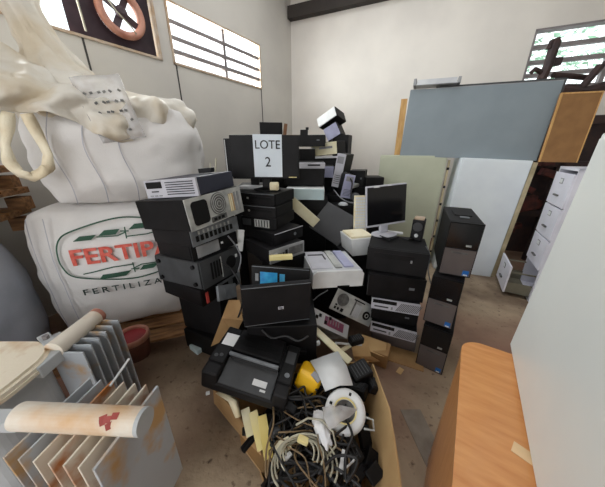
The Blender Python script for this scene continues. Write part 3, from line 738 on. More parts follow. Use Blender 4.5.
t = MB(); t.box((0,-.028,H_*.99),(.28,.016,.016),bev=.004); obj('paper_guide', t, 'metal_dull', pr)
t = MB(); t.box((.004,-.090,H_*.62),(.285,.135,.008),(17,0,0),bev=.003); tr = obj('paper_tray', t, 'grey_dark', pr)
t = MB(); t.box((.07,-.105,H_*.622),(.075,.030,.003),(17,0,0)); t.box((.095,-.133,H_*.565),(.03,.010,.003),(17,0,0)); obj('sticker', t, 'sticker_white', tr)
t = MB(); t.box((.005,-.024,H_*.80),(.27,.03,.010),(60,0,0)); obj('tray_cover', t, 'black', pr)
G_ = thing('flatbed_scanner', 'grey and white scanner with an open lidless top, in front of the tilted dark panel', 'scanner', (.210,1.66,.610), (0,2.7,11))
W,D_,H_ = .368,.362,.125
t = MB(); t.box((0,0,H_*.45),(W,D_,H_*.9),bev=.008); obj('body', t, 'plastic_grey', G_)
t = MB(); t.prism([(-W/2,0),(W/2,0),(W/2,H_*.8),(W*.43,H_),(-W*.43,H_),(-W/2,H_*.8)],0,.02, Matrix.Translation((0,-D_/2,0)) @ STAND); fp = obj('front_panel', t, 'plastic_white', G_)
t = MB(); t.box((.04,-D_/2-.021,.006),(.09,.004,.012)); obj('handle_recess', t, 'hole', fp)
t = MB(); t.box((-.10,.02,H_*.91),(.15,D_*.84,.008)); lp_ = obj('lid_panel', t, 'plastic_silver', G_)
t = MB(); t.box((-.10,.10,H_*.96),(.12,.012,.006)); t.box((-.04,.06,H_*.96),(.01,.09,.006)); obj('slot', t, 'grey_dark', lp_)
t = MB(); t.box((.02,.02,H_*.93),(.05,D_*.84,.012)); obj('carriage_rail', t, 'metal_silver', G_)
t = MB(); t.box((.10,.02,H_*.93),(.075,D_*.80,.022),bev=.008); obj('carriage', t, 'plastic_lavender', G_)
case('dark case under the grey scanner', (.36,.30,.33), (.25,2.02,.0), (0,0,8), 'plain', 'black')
case('dark case wedged between the grey scanner and the case below it', (.36,.30,.27), (.25,2.0,.335), (0,0,11), 'plain', 'black')
def printer(label, D, loc, e, body, front, extra=None, name='office_printer', cat='printer', group=None):
    o = thing(name, label, cat, loc, e, group); W,Dp,H = D
    t = MB(); t.box((0,.005,H/2),(W,Dp-.01,H),bev=min(.012,H*.15),seg=3); obj('body', t, body, o)
    t = MB(); t.box((0,-Dp/2+.003,H/2),(W*.97,.014,H*.92),bev=.004); fp = obj('front_panel', t, front, o)
    if extra == 'band':
        t = MB(); t.box((0,-Dp/2-.006,H*.86),(W,.02,H*.24),bev=.006); obj('control_band', t, 'plastic_silver', o)
        t = MB(); t.box((.1,-Dp/2-.018,H*.88),(W*.3,.004,H*.06)); obj('paper_slot', t, 'hole', o)
    if extra == 'slot':
        t = MB(); t.box((.03,-Dp/2-.006,H*.58),(W*.5,.006,H*.16)); obj('paper_slot', t, 'slat_grey', fp)
        t = MB(); t.box((-W*.40,-Dp/2-.006,H*.6),(W*.10,.006,H*.2)); obj('button', t, 'plastic_white', fp)
    if extra == 'side':
        t = MB(); t.box((W/2+.001,0,H*.5),(.006,Dp*.94,H*.92)); obj('end_cover', t, 'black_soft', o)
    return o
printer('black printer with a silver band along its top, behind the sign monitor edge', (.43,.364,.245), (.025,2.80,1.152), (0,0,-2), 'black', 'black', 'band')
printer('pale bluish white scanner below the black printer with silver band', (.40,.33,.12), (.035,2.66,1.025), (0,0,-3), 'plastic_white', 'plastic_cyanwhite')
case('black case under the pale bluish scanner', (.46,.38,.30), (.05,2.70,.72), (0,0,-4), 'plain', 'black')
case('black case carrying the case below the pale bluish scanner', (.46,.40,.36), (.05,2.72,.36), (0,0,-1), 'plain', 'black')
case('black case on the floor in the middle of the heap, under other black cases', (.46,.40,.36), (.05,2.74,.0), (0,0,2), 'plain', 'black')
printer('silver white printer perched at the very top of the heap, tilted', (.301,.253,.138), (.417,3.70,1.842), (-15,-27,-33.5), 'black', 'plastic_white', 'side')
printer('lavender fronted printer just below the topmost tilted printer', (.20,.26,.18), (.492,3.72,1.672), (0,-28,-24), 'black', 'plastic_lavender', 'side')
printer('beige printer with paper slot, below the lavender printer by the wall', (.366,.300,.158), (.355,3.44,1.455), (2,-5.5,-29.9), 'black_soft', 'plastic_beige', 'slot')
case('black case standing behind the beige printer, under the lavender printer', (.22,.20,.30), (.56,3.66,1.41), (0,0,-25), 'plain', 'black')
t = MB(); t.box((0,0,.012),(.46,.34,.024),bev=.006); single('flat_panel', t, 'plastic_grey', 'flat pale grey panel lying under the beige printer', 'panel', (.33,3.42,1.415), (0,-2,-20))
# far heap: dark cases
gF = 'dark computer cases in the far heap'
H = .20
for i,(x,y,z,w_,d_,h_,yw) in enumerate([(.10,3.42,1.56,.40,.34,.13,-6),(.36,3.50,1.18,.44,.40,.23,-12),(.42,3.55,.80,.46,.42,.37,-8),(.44,3.58,.40,.48,.44,.40,-5),(.46,3.6,0,.5,.44,.40,-3),
        (-.06,3.45,1.28,.42,.38,.25,4),(-.06,3.48,.86,.44,.40,.42,2),(-.06,3.5,.43,.44,.42,.43,0),(-.06,3.5,0,.46,.42,.43,3),
        (.71,3.18,1.08,.20,.26,.20,-20),(.71,3.18,.72,.22,.28,.36,-20),(.71,3.18,.36,.22,.28,.36,-18),(.71,3.18,0,.22,.28,.36,-20)]):
    lb = {0:'black box lying on the far heap beside the topmost printers', 9:'black case at the far end of the heap under the pale wall patch'}.get(i, 'dark computer case in the far heap, mostly buried under other equipment')
    case(lb, (w_,d_,h_), (x,y,z), (0,0,yw), 'front_dark' if i in (0,1,9,10) else 'plain', 'black' if i%2 else 'black_soft', group=gF)
mon = monitor('small dark monitor standing at the far end of the heap near the wall corner', .30,.20,(-.42,3.55,1.66),(0,0,10),scr='black_soft', bez='black_soft', stand=.05)
case('dark case in the far heap under the small dark monitor', (.44,.38,.30), (-.40,3.56,1.30), (0,0,8), 'plain', 'black_soft')
case('dark case lower in the far heap, second below the small dark monitor', (.44,.40,.43), (-.42,3.58,.87), (0,0,6), 'plain', 'black')
case('dark case lower in the far heap, third below the small dark monitor', (.46,.42,.44), (-.42,3.6,.43), (0,0,4), 'plain', 'black')
case('dark case on the floor below the small dark monitor', (.48,.44,.43), (-.42,3.6,0), (0,0,4), 'plain', 'black')
t = MB(); t.box((0,0,.12),(.045,.03,.24),(0,8,0),bev=.004); single('wood_post', t, 'wood_brown', 'short brown wooden post beside the small dark monitor', 'post', (-.235,3.5,1.60))
t = MB(); t.box((0,0,.04),(.17,.12,.08),bev=.003); t.box((.01,0,.087),(.15,.11,.012)); single('wooden_box', t, 'wood_raw', 'small light wooden box on the far heap near the wall corner', 'box', (-.13,3.42,1.605))
t = MB(); t.box((0,0,.035),(.10,.12,.07),bev=.01); t.cyl((.04,0,.07),(.04,0,.10),.02); single('adapter_box', t, 'black', 'small black device beside the light wooden box', 'device', (.02,3.44,1.69))
t = MB(); t.box((0,0,.03),(.24,.18,.06),bev=.006)
for k in range(4): t.box((-.09+.06*k,-.095,.03),(.03,.006,.03))
single('disc_drive', t, 'metal_dull', 'grey metal drive just above the sign monitor', 'drive', (-.32,3.06,1.575), (0,0,10))
case('black case under the grey metal drive', (.40,.36,.37), (-.32,3.10,1.205), (0,0,5), 'plain', 'black')
case('black case second below the grey metal drive', (.40,.36,.40), (-.33,3.1,.80), (0,0,4), 'plain', 'black')
case('black case third below the grey metal drive', (.40,.36,.40), (-.33,3.1,.40), (0,0,6), 'plain', 'black')
case('black case on the floor below the grey metal drive', (.40,.36,.40), (-.33,3.1,0), (0,0,6), 'plain', 'black')
# upright slim panels in the middle distance
def slim(label, D, loc, e, m_, f):
    o = thing('slim_computer', label, 'computer', loc, e); W,Dp,H = D
    t = MB(); t.box((0,.005,H/2),(W,Dp-.01,H),bev=.006); obj('case', t, m_, o)
    t = MB(); t.box((0,-Dp/2,H/2),(W,.014,H),bev=.004); fp = obj('front_panel', t, f, o)
    t = MB(); t.box((0,-Dp/2-.008,H*.82),(W*.7,.004,H*.2)); obj('drive_bay', t, 'slat_grey', fp)
    t = MB()
    for k in range(5): t.box((0,-Dp/2-.008,H*(.12+.06*k)),(W*.7,.004,H*.02))
    obj('grille', t, 'fan_grey', fp)
    return o
slim('silver slim computer standing on end in the middle of the heap', (.10,.34,.36), (.45,2.95,1.12), (0,9,-25), 'black', 'plastic_silver')
slim('lavender grey slim computer standing on end beside the silver one', (.115,.34,.25), (.47,2.92,1.045) and (.44,2.82,1.03), (3,10,10), 'black', 'plastic_lavender')
printer('small lavender printer glimpsed beyond the black printer edge', (.16,.22,.14), (.30,3.08,1.20), (0,0,-5), 'black', 'plastic_lavender')
case('black case holding up the slim computers standing on end', (.40,.32,.36), (.42,2.97,.66), (0,0,-20), 'plain', 'black')
case('black case lower under the slim computers standing on end', (.40,.32,.66), (.42,2.97,0), (0,0,-20), 'plain', 'black', name='server_case')
t = MB(); t.box((0,0,.02),(.14,.30,.04),bev=.005); t.box((0,-.152,.02),(.12,.006,.025))
single('disc_drive', t, 'metal_silver', 'bright silver drive lying on the dark cases near the lavender slim computer', 'drive', (.62,3.05,1.10), (0,10,-35))
printer('black boxy printer with a small white label against the far wall', (.22,.25,.11), (.86,3.05,1.105), (0,0,0), 'black_soft', 'black', 'none')
t = MB(); t.box((0,0,.55),(.22,.26,1.10),bev=.006); single('server_case', t, 'black', 'tall dark cabinet under the boxy black printer by the far wall', 'computer', (.90,3.05,0), (0,0,-10))
case('dark case in the gap before the small boxy printer', (.22,.34,.36), (.76,2.52,.5), (0,0,-15), 'plain', 'black')
case('dark case on the floor in the gap before the small boxy printer', (.24,.36,.50), (.76,2.52,0), (0,0,-12), 'plain', 'black', name='server_case')
t = MB(); t.lathe([(0,0),(.055,0),(.06,.03),(.04,.055),(.0,.06)], seg=24); single('round_speaker', t, 'grey_dark', 'round dark grey speaker behind the tilted dark panel', 'speaker', tuple(spoty(355,199,2.62)), (30,0,0), smooth=True)
t = MB(); t.lathe([(0,0),(.05,0),(.055,.02),(.03,.04),(.0,.045)], seg=20); single('computer_mouse', t, 'plastic_grey', 'light grey mouse lying on dark equipment beside the tilted panel', 'mouse', tuple(spoty(343,206,2.58)), (0,0,20), smooth=True)
case('dark case behind the tilted dark panel and under the mouse', (.36,.22,.36), (.43,2.62,.60), (0,0,5), 'plain', 'black')
case('black case on the floor behind the tilted dark panel', (.36,.22,.60), (.43,2.62,0), (0,0,5), 'plain', 'black', name='server_case')
# cream board
t = MB(); t.box((0,0,0),(.42,.02,.10),(0,42,0),bev=.003); single('cream_board', t, 'plastic_beige', 'cream board leaning diagonally behind the slim black computers', 'board', (-.02,2.24,.985), (0,0,5))
# keyboard and beige device
kb = thing('computer_keyboard', 'cream keyboard standing on end beside the silver-framed monitor', 'keyboard', (.545,2.17,.745), (-9.5,1.1,11.3))
t = MB(); t.box((0,0,.19),(.125,.025,.38),bev=.005); obj('base', t, 'plastic_cream', kb)
for r_ in range(5):
    t = MB()
    for k in range(13): t.box((-.046+.023*r_, -.016, .03+.027*k),(.018,.010,.021),bev=.002)
    obj('key_row', t, 'plastic_white', kb)
bd = thing('desktop_scanner', 'beige white device with a yellowed top beside the black tower stack', 'scanner', (.475,2.02,.66), (0,0,14))
t = MB(); t.prism([(-.075,0),(.12,0),(.12,.15),(-.10,.15)],-.12,.12, STAND); obj('body', t, 'plastic_white', bd)
t = MB(); t.box((.01,0,.16),(.20,.20,.02),bev=.008); obj('top_cover', t, 'plastic_cream', bd)
case('dark case under the beige white device', (.34,.34,.66), (.50,2.10,0), (0,0,12), 'plain', 'black', name='server_case')
sp = thing('small_speaker', 'small black loudspeaker with a white knob on the large black tower', 'speaker', (.93,1.845,.832), (0,0,-32))
t = MB(); t.box((0,0,.085),(.088,.105,.17),bev=.012,seg=3); obj('cabinet', t, 'black_soft', sp)
t = MB(); t.lathe([(0,.004),(.034,.004),(.036,0)], (0,-.0525,.115), 24, STAND); obj('grille', t, 'grey_dark', sp)
t = MB(); t.lathe([(0,.012),(.013,.012),(.015,0)], (.0,-.0525,.045), 20, STAND); obj('knob', t, 'plastic_white', sp)
t = MB(); t.box((0,0,.176),(.07,.08,.012)); obj('top_plate', t, 'frame_tan', sp)
t = MB(); t.tube([spot(380,236,.845), spot(390,240,.845), spot(398,237,.845), spot(408,240,.845), spot(414,238,.85)], .008); single('power_cable', t, 'cable_black', 'black cable curled on the large black tower below the silver-framed screen', 'cable')
t = MB(); t.box((0,0,.006),(.16,.05,.012),(0,0,-22),bev=.002); single('white_bracket', t, 'plastic_white', 'white bracket lying below the silver-framed screen', 'bracket', tuple(spot(393,233,.832)))
# on the A stack
t = MB(); t.box((0,0,.014),(.09,.05,.028),bev=.004); single('power_adapter', t, 'black', 'small black adapter on top of the silver-fronted computer', 'adapter', (-.62,1.62,1.372), (0,-5,-10))
t = MB(); t.tube([(-.56,1.60,1.376),(-.55,1.60,1.42),(-.545,1.605,1.46)], .005); t.tube([(-.595,1.60,1.374),(-.59,1.61,1.41),(-.588,1.615,1.43)], .004); single('cable_stub', t, 'cable_white', 'two white cable ends sticking up from the silver-fronted computer', 'cable')
t = MB(); t.box((0,0,.012),(.20,.09,.024),(0,0,-12),bev=.004); single('white_keyboard_part', t, 'plastic_grey', 'light grey strip lying behind the topmost slim black computer', 'strip', (-.41,2.0,1.214))
t = MB(); t.box((0,0,.03),(.07,.05,.06),bev=.012); t.cyl((.01,-.03,.03),(.01,-.045,.03),.014); single('webcam', t, 'plastic_cream', 'small cream device between the monitor stand and the sheet sign', 'device', (-.215,1.87,1.222))
t = MB(); t.box((0,0,.015),(.16,.04,.03),bev=.003); single('yellow_strip', t, 'board_yellow', 'pale yellow strip lying above the laptop with blue stickers', 'strip', (-.15,1.52,.80), (0,0,8))
t = MB(); t.box((0,0,.11),(.05,.02,.16),bev=.004); single('white_plug_box', t, 'plastic_white', 'small white box tucked between the two black stacks', 'box', (-.47,1.62,.79), (0,10,20))

for pts_, m_, r_, lb in (
    (((222,262,.86,1.40),(232,270,0,1.42),(240,284,0,1.40),(243,300,0,1.38),(238,318,0,1.36)), 'cable_black', .006, 'black lead hanging between the two black stacks beside the laptops'),
    (((228,236,0,1.50),(236,246,0,1.52),(241,258,0,1.5),(238,272,0,1.46)), 'cable_grey', .005, 'grey lead hanging beside the port-grid computer'),
    (((303,292,0,1.50),(312,300,0,1.46),(318,296,0,1.48),(328,290,0,1.50)), 'cable_grey', .004, 'thin grey lead under the front of the scanner'),
    (((345,172,0,2.70),(352,182,0,2.62),(351,196,0,2.56),(358,210,0,2.50),(355,224,0,2.4)), 'cable_black', .008, 'black lead hanging down the dark heap beside the lavender slim computer'),
    (((334,190,0,2.56),(341,198,0,2.50),(352,203,0,2.48),(362,198,0,2.50)), 'cable_grey', .006, 'grey lead draped near the mouse in the heap'),
    (((262,330,0,1.14),(272,338,0,1.12),(286,336,0,1.12),(298,341,0,1.10),(308,336,0,1.10)), 'cable_black', .006, 'black lead lying along the foot of the laptop with the logo'),
    (((426,246,0,1.62),(430,256,0,1.60),(428,270,0,1.58),(431,284,0,1.56)), 'cable_grey', .004, 'thin grey lead hanging between the black stack and the column of towers')):
    t = MB(); P_ = [spoty(u,v,y) for u,v,_,y in pts_]; Q_ = []
    for i in range(len(P_)-1):
        a,b,c_,d_ = P_[max(i-1,0)],P_[i],P_[i+1],P_[min(i+2,len(P_)-1)]
        for k in range(6):
            u = k/6; Q_.append(.5*((2*b)+(c_-a)*u+(2*a-5*b+4*c_-d_)*u*u+(3*b-a-3*c_+d_)*u**3))
    Q_.append(P_[-1]); t.tube(Q_, r_, 7); single('loose_cable', t, m_, lb, 'cable', smooth=True)
# ------------------------------------------------------------------ carton of cables
def wall_strip(bot, top, th=.008):
    t = MB(); rows = [[Vector(b).lerp(Vector(a), v) for b, a in zip(bot, top)] for v in [0,.25,.5,.75,1]]
    t.sheet(rows, th); return t
bx = thing('cardboard_carton', 'large open brown carton full of cables and small parts, sides splayed outward', 'box', (0,.9,0))
o_ = Vector((0,.9,0))
def wv(L): return [Vector(p)-o_ for p in L]
t = wall_strip(wv([(.26,.40,.004),(.30,.62,.004),(.34,.85,.004),(.36,1.10,.004)]), wv([(.36,.42,.29),(.40,.62,.31),(.435,.82,.31),(.44,1.12,.27)])); obj('side_panel', t, 'card_light', bx)
t = wall_strip(wv([spot(262,458,.004),spot(245,441,.006),spot(228,421,.03),spot(214,403,.06)]), wv([spot(258,442,.11),spot(243,424,.17),spot(228,404,.21),spot(213,389,.24)])); obj('side_panel', t, 'card', bx)
t = wall_strip(wv([(.36,1.12,.004),(.10,1.16,.004),(-.2,1.16,.004),(-.46,1.12,.004)]), wv([(.42,1.16,.25),(.10,1.17,.22),(-.2,1.17,.22),(-.50,1.16,.26)])); obj('side_panel', t, 'card', bx)
t = wall_strip(wv([(-.20,.70,.004),(-.06,.52,.004),(.10,.42,.004),(.26,.40,.004)]), wv([(-.20,.66,.10),(-.08,.45,.16),(.10,.36,.18),(.32,.36,.22)])); obj('side_panel', t, 'card', bx)
t = MB(); t.prism([(.26,-.48),(.33,-.05),(.35,.2),(-.45,.2),(-.33,-.08),(-.20,-.2),(-.06,-.38)], .004, .02); obj('bottom_panel', t, 'card', bx)
# foam lining strip
t = MB(); t.sheet([[spot(218,392,.27),spot(231,401,.27),spot(238,418,.25)],[spot(226,390,.30),spot(238,400,.29),spot(241,416,.26)]], .02); single('foam_piece', t, 'plastic_cream', 'cream foam piece tucked inside the splayed carton side', 'foam', smooth=True)
# dark jumble inside the carton
jb = bmesh.new(); J = MB(); rr = random.Random(11)
for k in range(95):
    x = rr.uniform(-.30,.34); y = rr.uniform(.48,1.1)
    if x < -.15 and y < .75: continue
    J.box((x,y,rr.uniform(.06,.22)), (rr.uniform(.04,.11),rr.uniform(.03,.08),rr.uniform(.02,.05)), (rr.uniform(-40,40),rr.uniform(-40,40),rr.uniform(0,180)), .005)
single('power_bricks', J, 'black', 'jumble of black adapters and plugs filling the open carton', 'adapters', kind='stuff')
def cable_path(r_, n=9, x0=-.2, x1=.28, y0=.50, y1=1.0, z0=.20, z1=.30, step=.09):
    p = Vector((r_.uniform(x0,x1), r_.uniform(y0,y1), r_.uniform(z0,z1))); d = r_.uniform(0,2*pi); P = [p.copy()]
    for _ in range(n):
        d += r_.uniform(-.9,.9); q = p+Vector((cos(d)*step, sin(d)*step, r_.uniform(-.03,.03)))
        if not (x0 < q.x < x1): d = pi-d
        if not (y0 < q.y < y1): d = -d
        q = p+Vector((cos(d)*step, sin(d)*step, 0)); q.z = min(z1, max(z0, p.z+r_.uniform(-.03,.03))); P.append(q); p = q
    out = []
    for i in range(len(P)-1):
        a,b,c_,d_ = P[max(i-1,0)],P[i],P[i+1],P[min(i+2,len(P)-1)]
        for k in range(5):
            u = k/5; out.append(.5*((2*b)+(c_-a)*u+(2*a-5*b+4*c_-d_)*u*u+(3*b-a-3*c_+d_)*u**3))
    out.append(P[-1]); return out
for nm, m_, cnt, rad, lb in (('black_cables','cable_black',26,.0055,'tangle of black cables lying over the open carton'),('tan_cables','cable_tan',11,.0035,'tangle of thin tan wires in the open carton')):
    J = MB()
    for k in range(cnt): J.tube(cable_path(rr, 10, x1=.26, x0=-.16), rad*rr.uniform(.8,1.3), 6)
    single(nm, J, m_, lb, 'cables', kind='stuff', smooth=True)
# white cable coil: nested loops
cc = spot(300,452,.27)
for k in range(6):
    t = MB(); r_ = .050+.012*k
    t.tube([cc+Vector((r_*1.25*cos(a)+.004*k, r_*sin(a)-.01*k, .006*(k%3)+.012*sin(a*2+k))) for a in [radians(-30+12*q) for q in range(20+k%3)]], .0045, 7)
    single('white_cable', t, 'cable_white', 'off-white cable loop of the coil at the near edge of the carton', 'cable', group='loops of the off-white cable coil', smooth=True)
t = MB(); t.tube([spot(u,v,z) for u,v,z in ((296,425,.30),(308,418,.32),(322,420,.33),(333,432,.31),(336,446,.28),(326,458,.26))], .005); single('white_cable', t, 'cable_white', 'off-white cable running from the coil past the white ring', 'cable', smooth=True)
t = MB(); t.tube([spot(u,v,z) for u,v,z in ((284,360,.36),(300,352,.34),(309,345,.34),(312,336,.36),(300,330,.36))], .005); single('black_cable', t, 'cable_black', 'black cable arching between the yellow case and the laptop', 'cable', smooth=True)
# yellow case
yc = thing('yellow_case', 'yellow plastic case with a grey label beside the black inkjet printer', 'case', tuple(spot(306,389,.24)), (-18,14,-22))
t = MB(); t.box((-.005,.01,.06),(.135,.12,.13),bev=.030,seg=4); obj('body', t, 'yellow', yc, smooth=False)
t = MB(); t.box((.028,-.035,.120),(.055,.032,.012),(30,8,-18)); obj('label_plate', t, 'slat_grey', yc)
# white bent panel
A_ = [spot(310,361,.36), spot(322,356.5,.385), spot(338,351,.39)]; B_ = [spot(318,374,.365), spot(331,370,.39), spot(347,366,.385)]; C_ = [spot(325,391,.36), spot(340,385,.375), spot(353,385,.37)]
t = MB(); t.sheet([A_,B_,C_], .006); wp = single('plastic_cover', t, 'plastic_white', 'white curved plastic panel leaning on the ring in the carton', 'panel', smooth=True)
# ring lamp housing
rl = thing('ring_housing', 'round white ring-shaped housing with a dark centre lying on the cables', 'housing', tuple(spot(345,412,.27)), (28,-8,0))
t = MB(); t.lathe([(.048,.0),(.094,.0),(.100,.02),(.098,.05),(.086,.062),(.060,.058),(.048,.045),(.048,.0)], seg=48); obj('ring', t, 'plastic_white', rl, smooth=True)
t = MB(); t.lathe([(.0,.01),(.046,.01),(.050,.03),(.046,.034),(.03,.02),(0,.018)], seg=32); obj('core', t, 'fan_grey', rl, smooth=True)
t = MB(); t.lathe([(.049,.046),(.049,.056),(.055,.060),(.057,.050),(.049,.046)], seg=40); obj('inner_rim', t, 'board_yellow', rl, smooth=True)
for a in (150,185,60): t = MB(); t.box((.074*cos(radians(a)),.074*sin(radians(a)),.061),(.014,.012,.006),(0,0,a)); obj('socket', t, 'hole', rl)
t = MB(); t.tube([(.088,-.03,.04),(.125,-.045,.045),(.120,-.085,.045),(.075,-.075,.04)], .005); obj('handle', t, 'metal_silver', rl)
t = MB(); t.sheet([[spot(322,407,.345),spot(340,405,.35),spot(358,409,.345)],[spot(324,418,.35),spot(338,417,.355),spot(350,417,.348)],[spot(329,430,.34),spot(336,427,.35),spot(341,422,.345)]], .002); single('plastic_film', t, 'film_clear', 'torn clear film stretched over the white ring housing', 'film', smooth=True)
t = bmesh.new(); bmesh.ops.create_icosphere(t, subdivisions=4, radius=1)
for v in t.verts:
    n_ = 1+.22*noise.noise(v.co*2.2)+.10*noise.noise(v.co*5); v.co = Vector((v.co.x*.035*n_, v.co.y*.085*n_, v.co.z*.03*n_))
single('white_glove', t, 'glove', 'crumpled whitish plastic bag beside the ring housing', 'bag', tuple(spot(322,428,.29)), (0,0,15), smooth=True)
for (u,v,z,d,m_,e,lb) in ((283,446,.25,(.07,.05,.012),'plastic_cream',(10,-10,20),'cream plastic plate among the cables'),(275,432,.27,(.05,.03,.03),'grey_dark',(0,20,50),'dark grey plug among the cables'),(291,408,.29,(.06,.04,.03),'black',(10,10,-30),'black plug block just below the yellow case'),(288,456,.25,(.035,.02,.014),'plastic_white',(0,0,40),'white connector end among the cables'),(303,440,.28,(.05,.03,.025),'board_yellow',(0,15,-15),'small yellowish plastic part inside the cable coil'),(333,345,.30,(.06,.03,.012),'plastic_grey',(0,20,15),'light grey clip behind the white curved panel'),(318,343,.33,(.025,.02,.03),'plastic_white',(0,0,25),'white plug standing near the corner of the logo laptop'),(300,350,.34,(.08,.05,.03),'black',(0,10,10),'black connector block beyond the inkjet printer')):
    t = MB(); t.box((0,0,0),d,bev=min(d)*.3); single('plastic_part', t, m_, lb, 'part', tuple(spot(u,v,z)), e)
# black bits at the side
for (u,v,z,d,e,lb) in ((360,372,.29,(.12,.10,.07),(10,-15,20),'black power adapter against the carton side, behind the ring'),(357,390,.26,(.09,.11,.06),(-10,20,60),'ribbed black adapter just beyond the white ring'),(372,385,.25,(.07,.09,.05),(0,30,10),'black adapter wedged against the carton wall'),(348,455,.22,(.12,.09,.05),(15,10,30),'black box below the ring near the carton wall'),(356,340,.28,(.10,.06,.05),(0,0,20),'black bracket at the far edge of the carton')):
    o = thing('power_adapter', lb, 'adapter', tuple(spot(u,v,z)), e); t = MB(); t.box((0,0,0),d,bev=.012,seg=3); obj('body', t, 'black', o)
    t = MB()
    for k in range(5): t.box((-d[0]*.3+d[0]*.15*k,0,d[2]/2+.001),(.004,d[1]*.7,.004))
    obj('ribs', t, 'grey_dark', o)
t = MB(); t.box((0,0,0),(.022,.075,.010),(0,0,-20)); t.box((.02,-.02,.0),(.09,.006,.008),(0,0,35)); single('white_connector', t, 'plastic_white', 'white connector lying on the black box near the carton wall', 'connector', tuple(spot(343,460,.27)))
# yellow wooden strips
for (a,b,m_,lb) in (((245,409,.24),(251,436,.18),'plastic_beige','palest of the three strips sticking out under the black inkjet printer'),((253,412,.24),(262,450,.16),'board_yellow','pale yellow strip, longest of three under the black inkjet printer'),((262,416,.24),(269,459,.16),'board_yellowdark','deep yellow strip beside the cables under the black inkjet printer')):
    p, q = spot(*a), spot(*b); d = q-p; q2 = p-d*.02
    o = bpy.data.objects; t = MB(); L_ = (q-q2).length; t.box((0,0,0),(.044,L_,.006),bev=.001)
    s_ = single('wooden_strip', t, m_, lb, 'strip', tuple((q+q2)/2)); s_.rotation_euler = (q-q2).to_track_quat('Y','Z').to_euler()
# cartons and strips by the right stack
bxx = thing('cardboard_box', 'small battered brown box on the floor below the hatched silver computers', 'box', (.56,1.43,0), (0,0,-28))
t = MB(); t.box((0,0,.06),(.20,.14,.12),bev=.004); obj('body', t, 'card', bxx)
t = MB(); t.box((-.02,-.02,.128),(.19,.12,.005),(12,6,4)); obj('flap', t, 'card_light', bxx)
t = MB(); t.sheet([[spot(351,344,.17),spot(367,341,.17)],[spot(353,356,.12),spot(371,356,.10)],[spot(356,362,.05),spot(380,361,.05)]], .005); single('cardboard_sheet', t, 'card_light', 'bent brown cardboard sheet between the carton and the small box', 'cardboard')
t = MB(); t.box((0,0,.004),(.26,.16,.008)); single('cardboard_sheet', t, 'card', 'flat brown cardboard lying on the floor before the bottom black tower', 'cardboard', tuple(spot(405,358,.0)), (0,0,-25))
for (a,b,wd,m_,lb) in (((311,326,.36),(350,362,.28),.05,'plastic_beige','wide beige trim strip slanting behind the white curved panel'),((335,343,.26),(362,345,.24),.012,'plastic_white','thin white rod lying behind the carton'),((340,352,.22),(356,341,.24),.03,'plastic_cream','short cream strip lying behind the carton'),((305,333,.38),(311,321,.46),.02,'grey_mid','short grey strip at the corner of the laptop with the logo')):
    p, q = spot(*a), spot(*b); t = MB(); t.box((0,0,0),(wd,(q-p).length,.012),bev=.003)
    s_ = single('trim_strip', t, m_, lb, 'strip', tuple((p+q)/2)); s_.rotation_euler = (q-p).to_track_quat('Y','Z').to_euler()
# brown flap and blue grey panel by the low left stack
t = MB(); t.sheet([[spot(229,300,.52),spot(240,300,.52)],[spot(222,318,.42),spot(243,320,.42)],[spot(211,346,.22),spot(236,334,.28)]], .006); single('cardboard_flap', t, 'card', 'upright brown cardboard flap behind the inkjet printer', 'cardboard')
t = MB(); t.box((0,0,0),(.17,.02,.10),bev=.004); t.box((.0,-.011,.0),(.05,.004,.05)); single('front_cover', t, 'metal_dull', 'blue grey computer cover leaning under the tower with rubber feet', 'cover', (-.52,1.42,.60), (-20,20,62))
# floor bits
t = MB(); t.box((0,0,.022),(.11,.06,.044),bev=.006); single('adapter_box', t, 'plastic_cyanwhite', 'small pale box lying on the floor by the pallet corner', 'box', tuple(spot(197,350,0)), (0,0,-35))
t = MB(); t.box((0,0,.008),(.025,.02,.016),bev=.004); single('paper_scrap', t, 'sticker_white', 'tiny white scrap on the floor beside the inkjet printer', 'scrap', tuple(spot(208,394,0)), (0,0,20))
for k,(u,v,s_,lb) in enumerate(((553,289,.05,'pale scrap on the floor between the open drawer and the desk'),(400,371,.06,'pale scrap on the floor near the carton wall'))):
    t = MB(); t.box((0,0,.002),(s_,s_*.6,.003),(0,0,30*k+15)); single('paper_scrap', t, 'card_light', lb, 'scrap', tuple(spot(u,v,0)))
t = MB(); mat('dusty_sheet', (128,118,106), .8, c2=(108,96,84), scale=9)
t = MB(); t.prism([(-.09,-.16),(.02,-.17),(.09,.14),(-.03,.17)],0,.003); single('grey_sheet', t, 'dusty_sheet', 'thin grey sheet lying on the floor beside the orange desk', 'sheet', tuple(spot(424,438,0)), (0,0,15))

# ------------------------------------------------------------------ orange desk and pale cabinet on it
dsk = thing('wooden_desk', 'orange veneered desk with a rounded corner, pale steel cabinet on top', 'desk', (.55,.61,0), (0,0,90-math.degrees(AZL)+180-90-0))
dsk.rotation_euler = (0,0,-AZL)           # local +y runs along the room's left-wall direction
ZD = .75
def toD(u, v, z=ZD): p = spot(u,v,z)-Vector((.55,.61,0)); return Matrix.Rotation(AZL,3,'Z') @ p
e1 = toD(482,344); e2 = toD(461,400); xl = e2.x; yb = e1.y
t = MB(); t.prism(rrect(xl-.008, xl+.55, yb-.95, yb, .075, 14), ZD-.028, ZD); obj('top', t, 'desk', dsk)
t = MB(); t.prism(rrect(xl-.005, xl+.54, yb-.94, yb-.003, .072, 14), .0, ZD-.028); obj('carcass', t, 'desk', dsk)
sc = thing('steel_cabinet', 'smooth pale grey steel cabinet standing on the orange desk', 'cabinet', tuple(spot(510,345,ZD)), (0,1.2,-math.degrees(AZL)))
c0 = Vector((0,0,0))
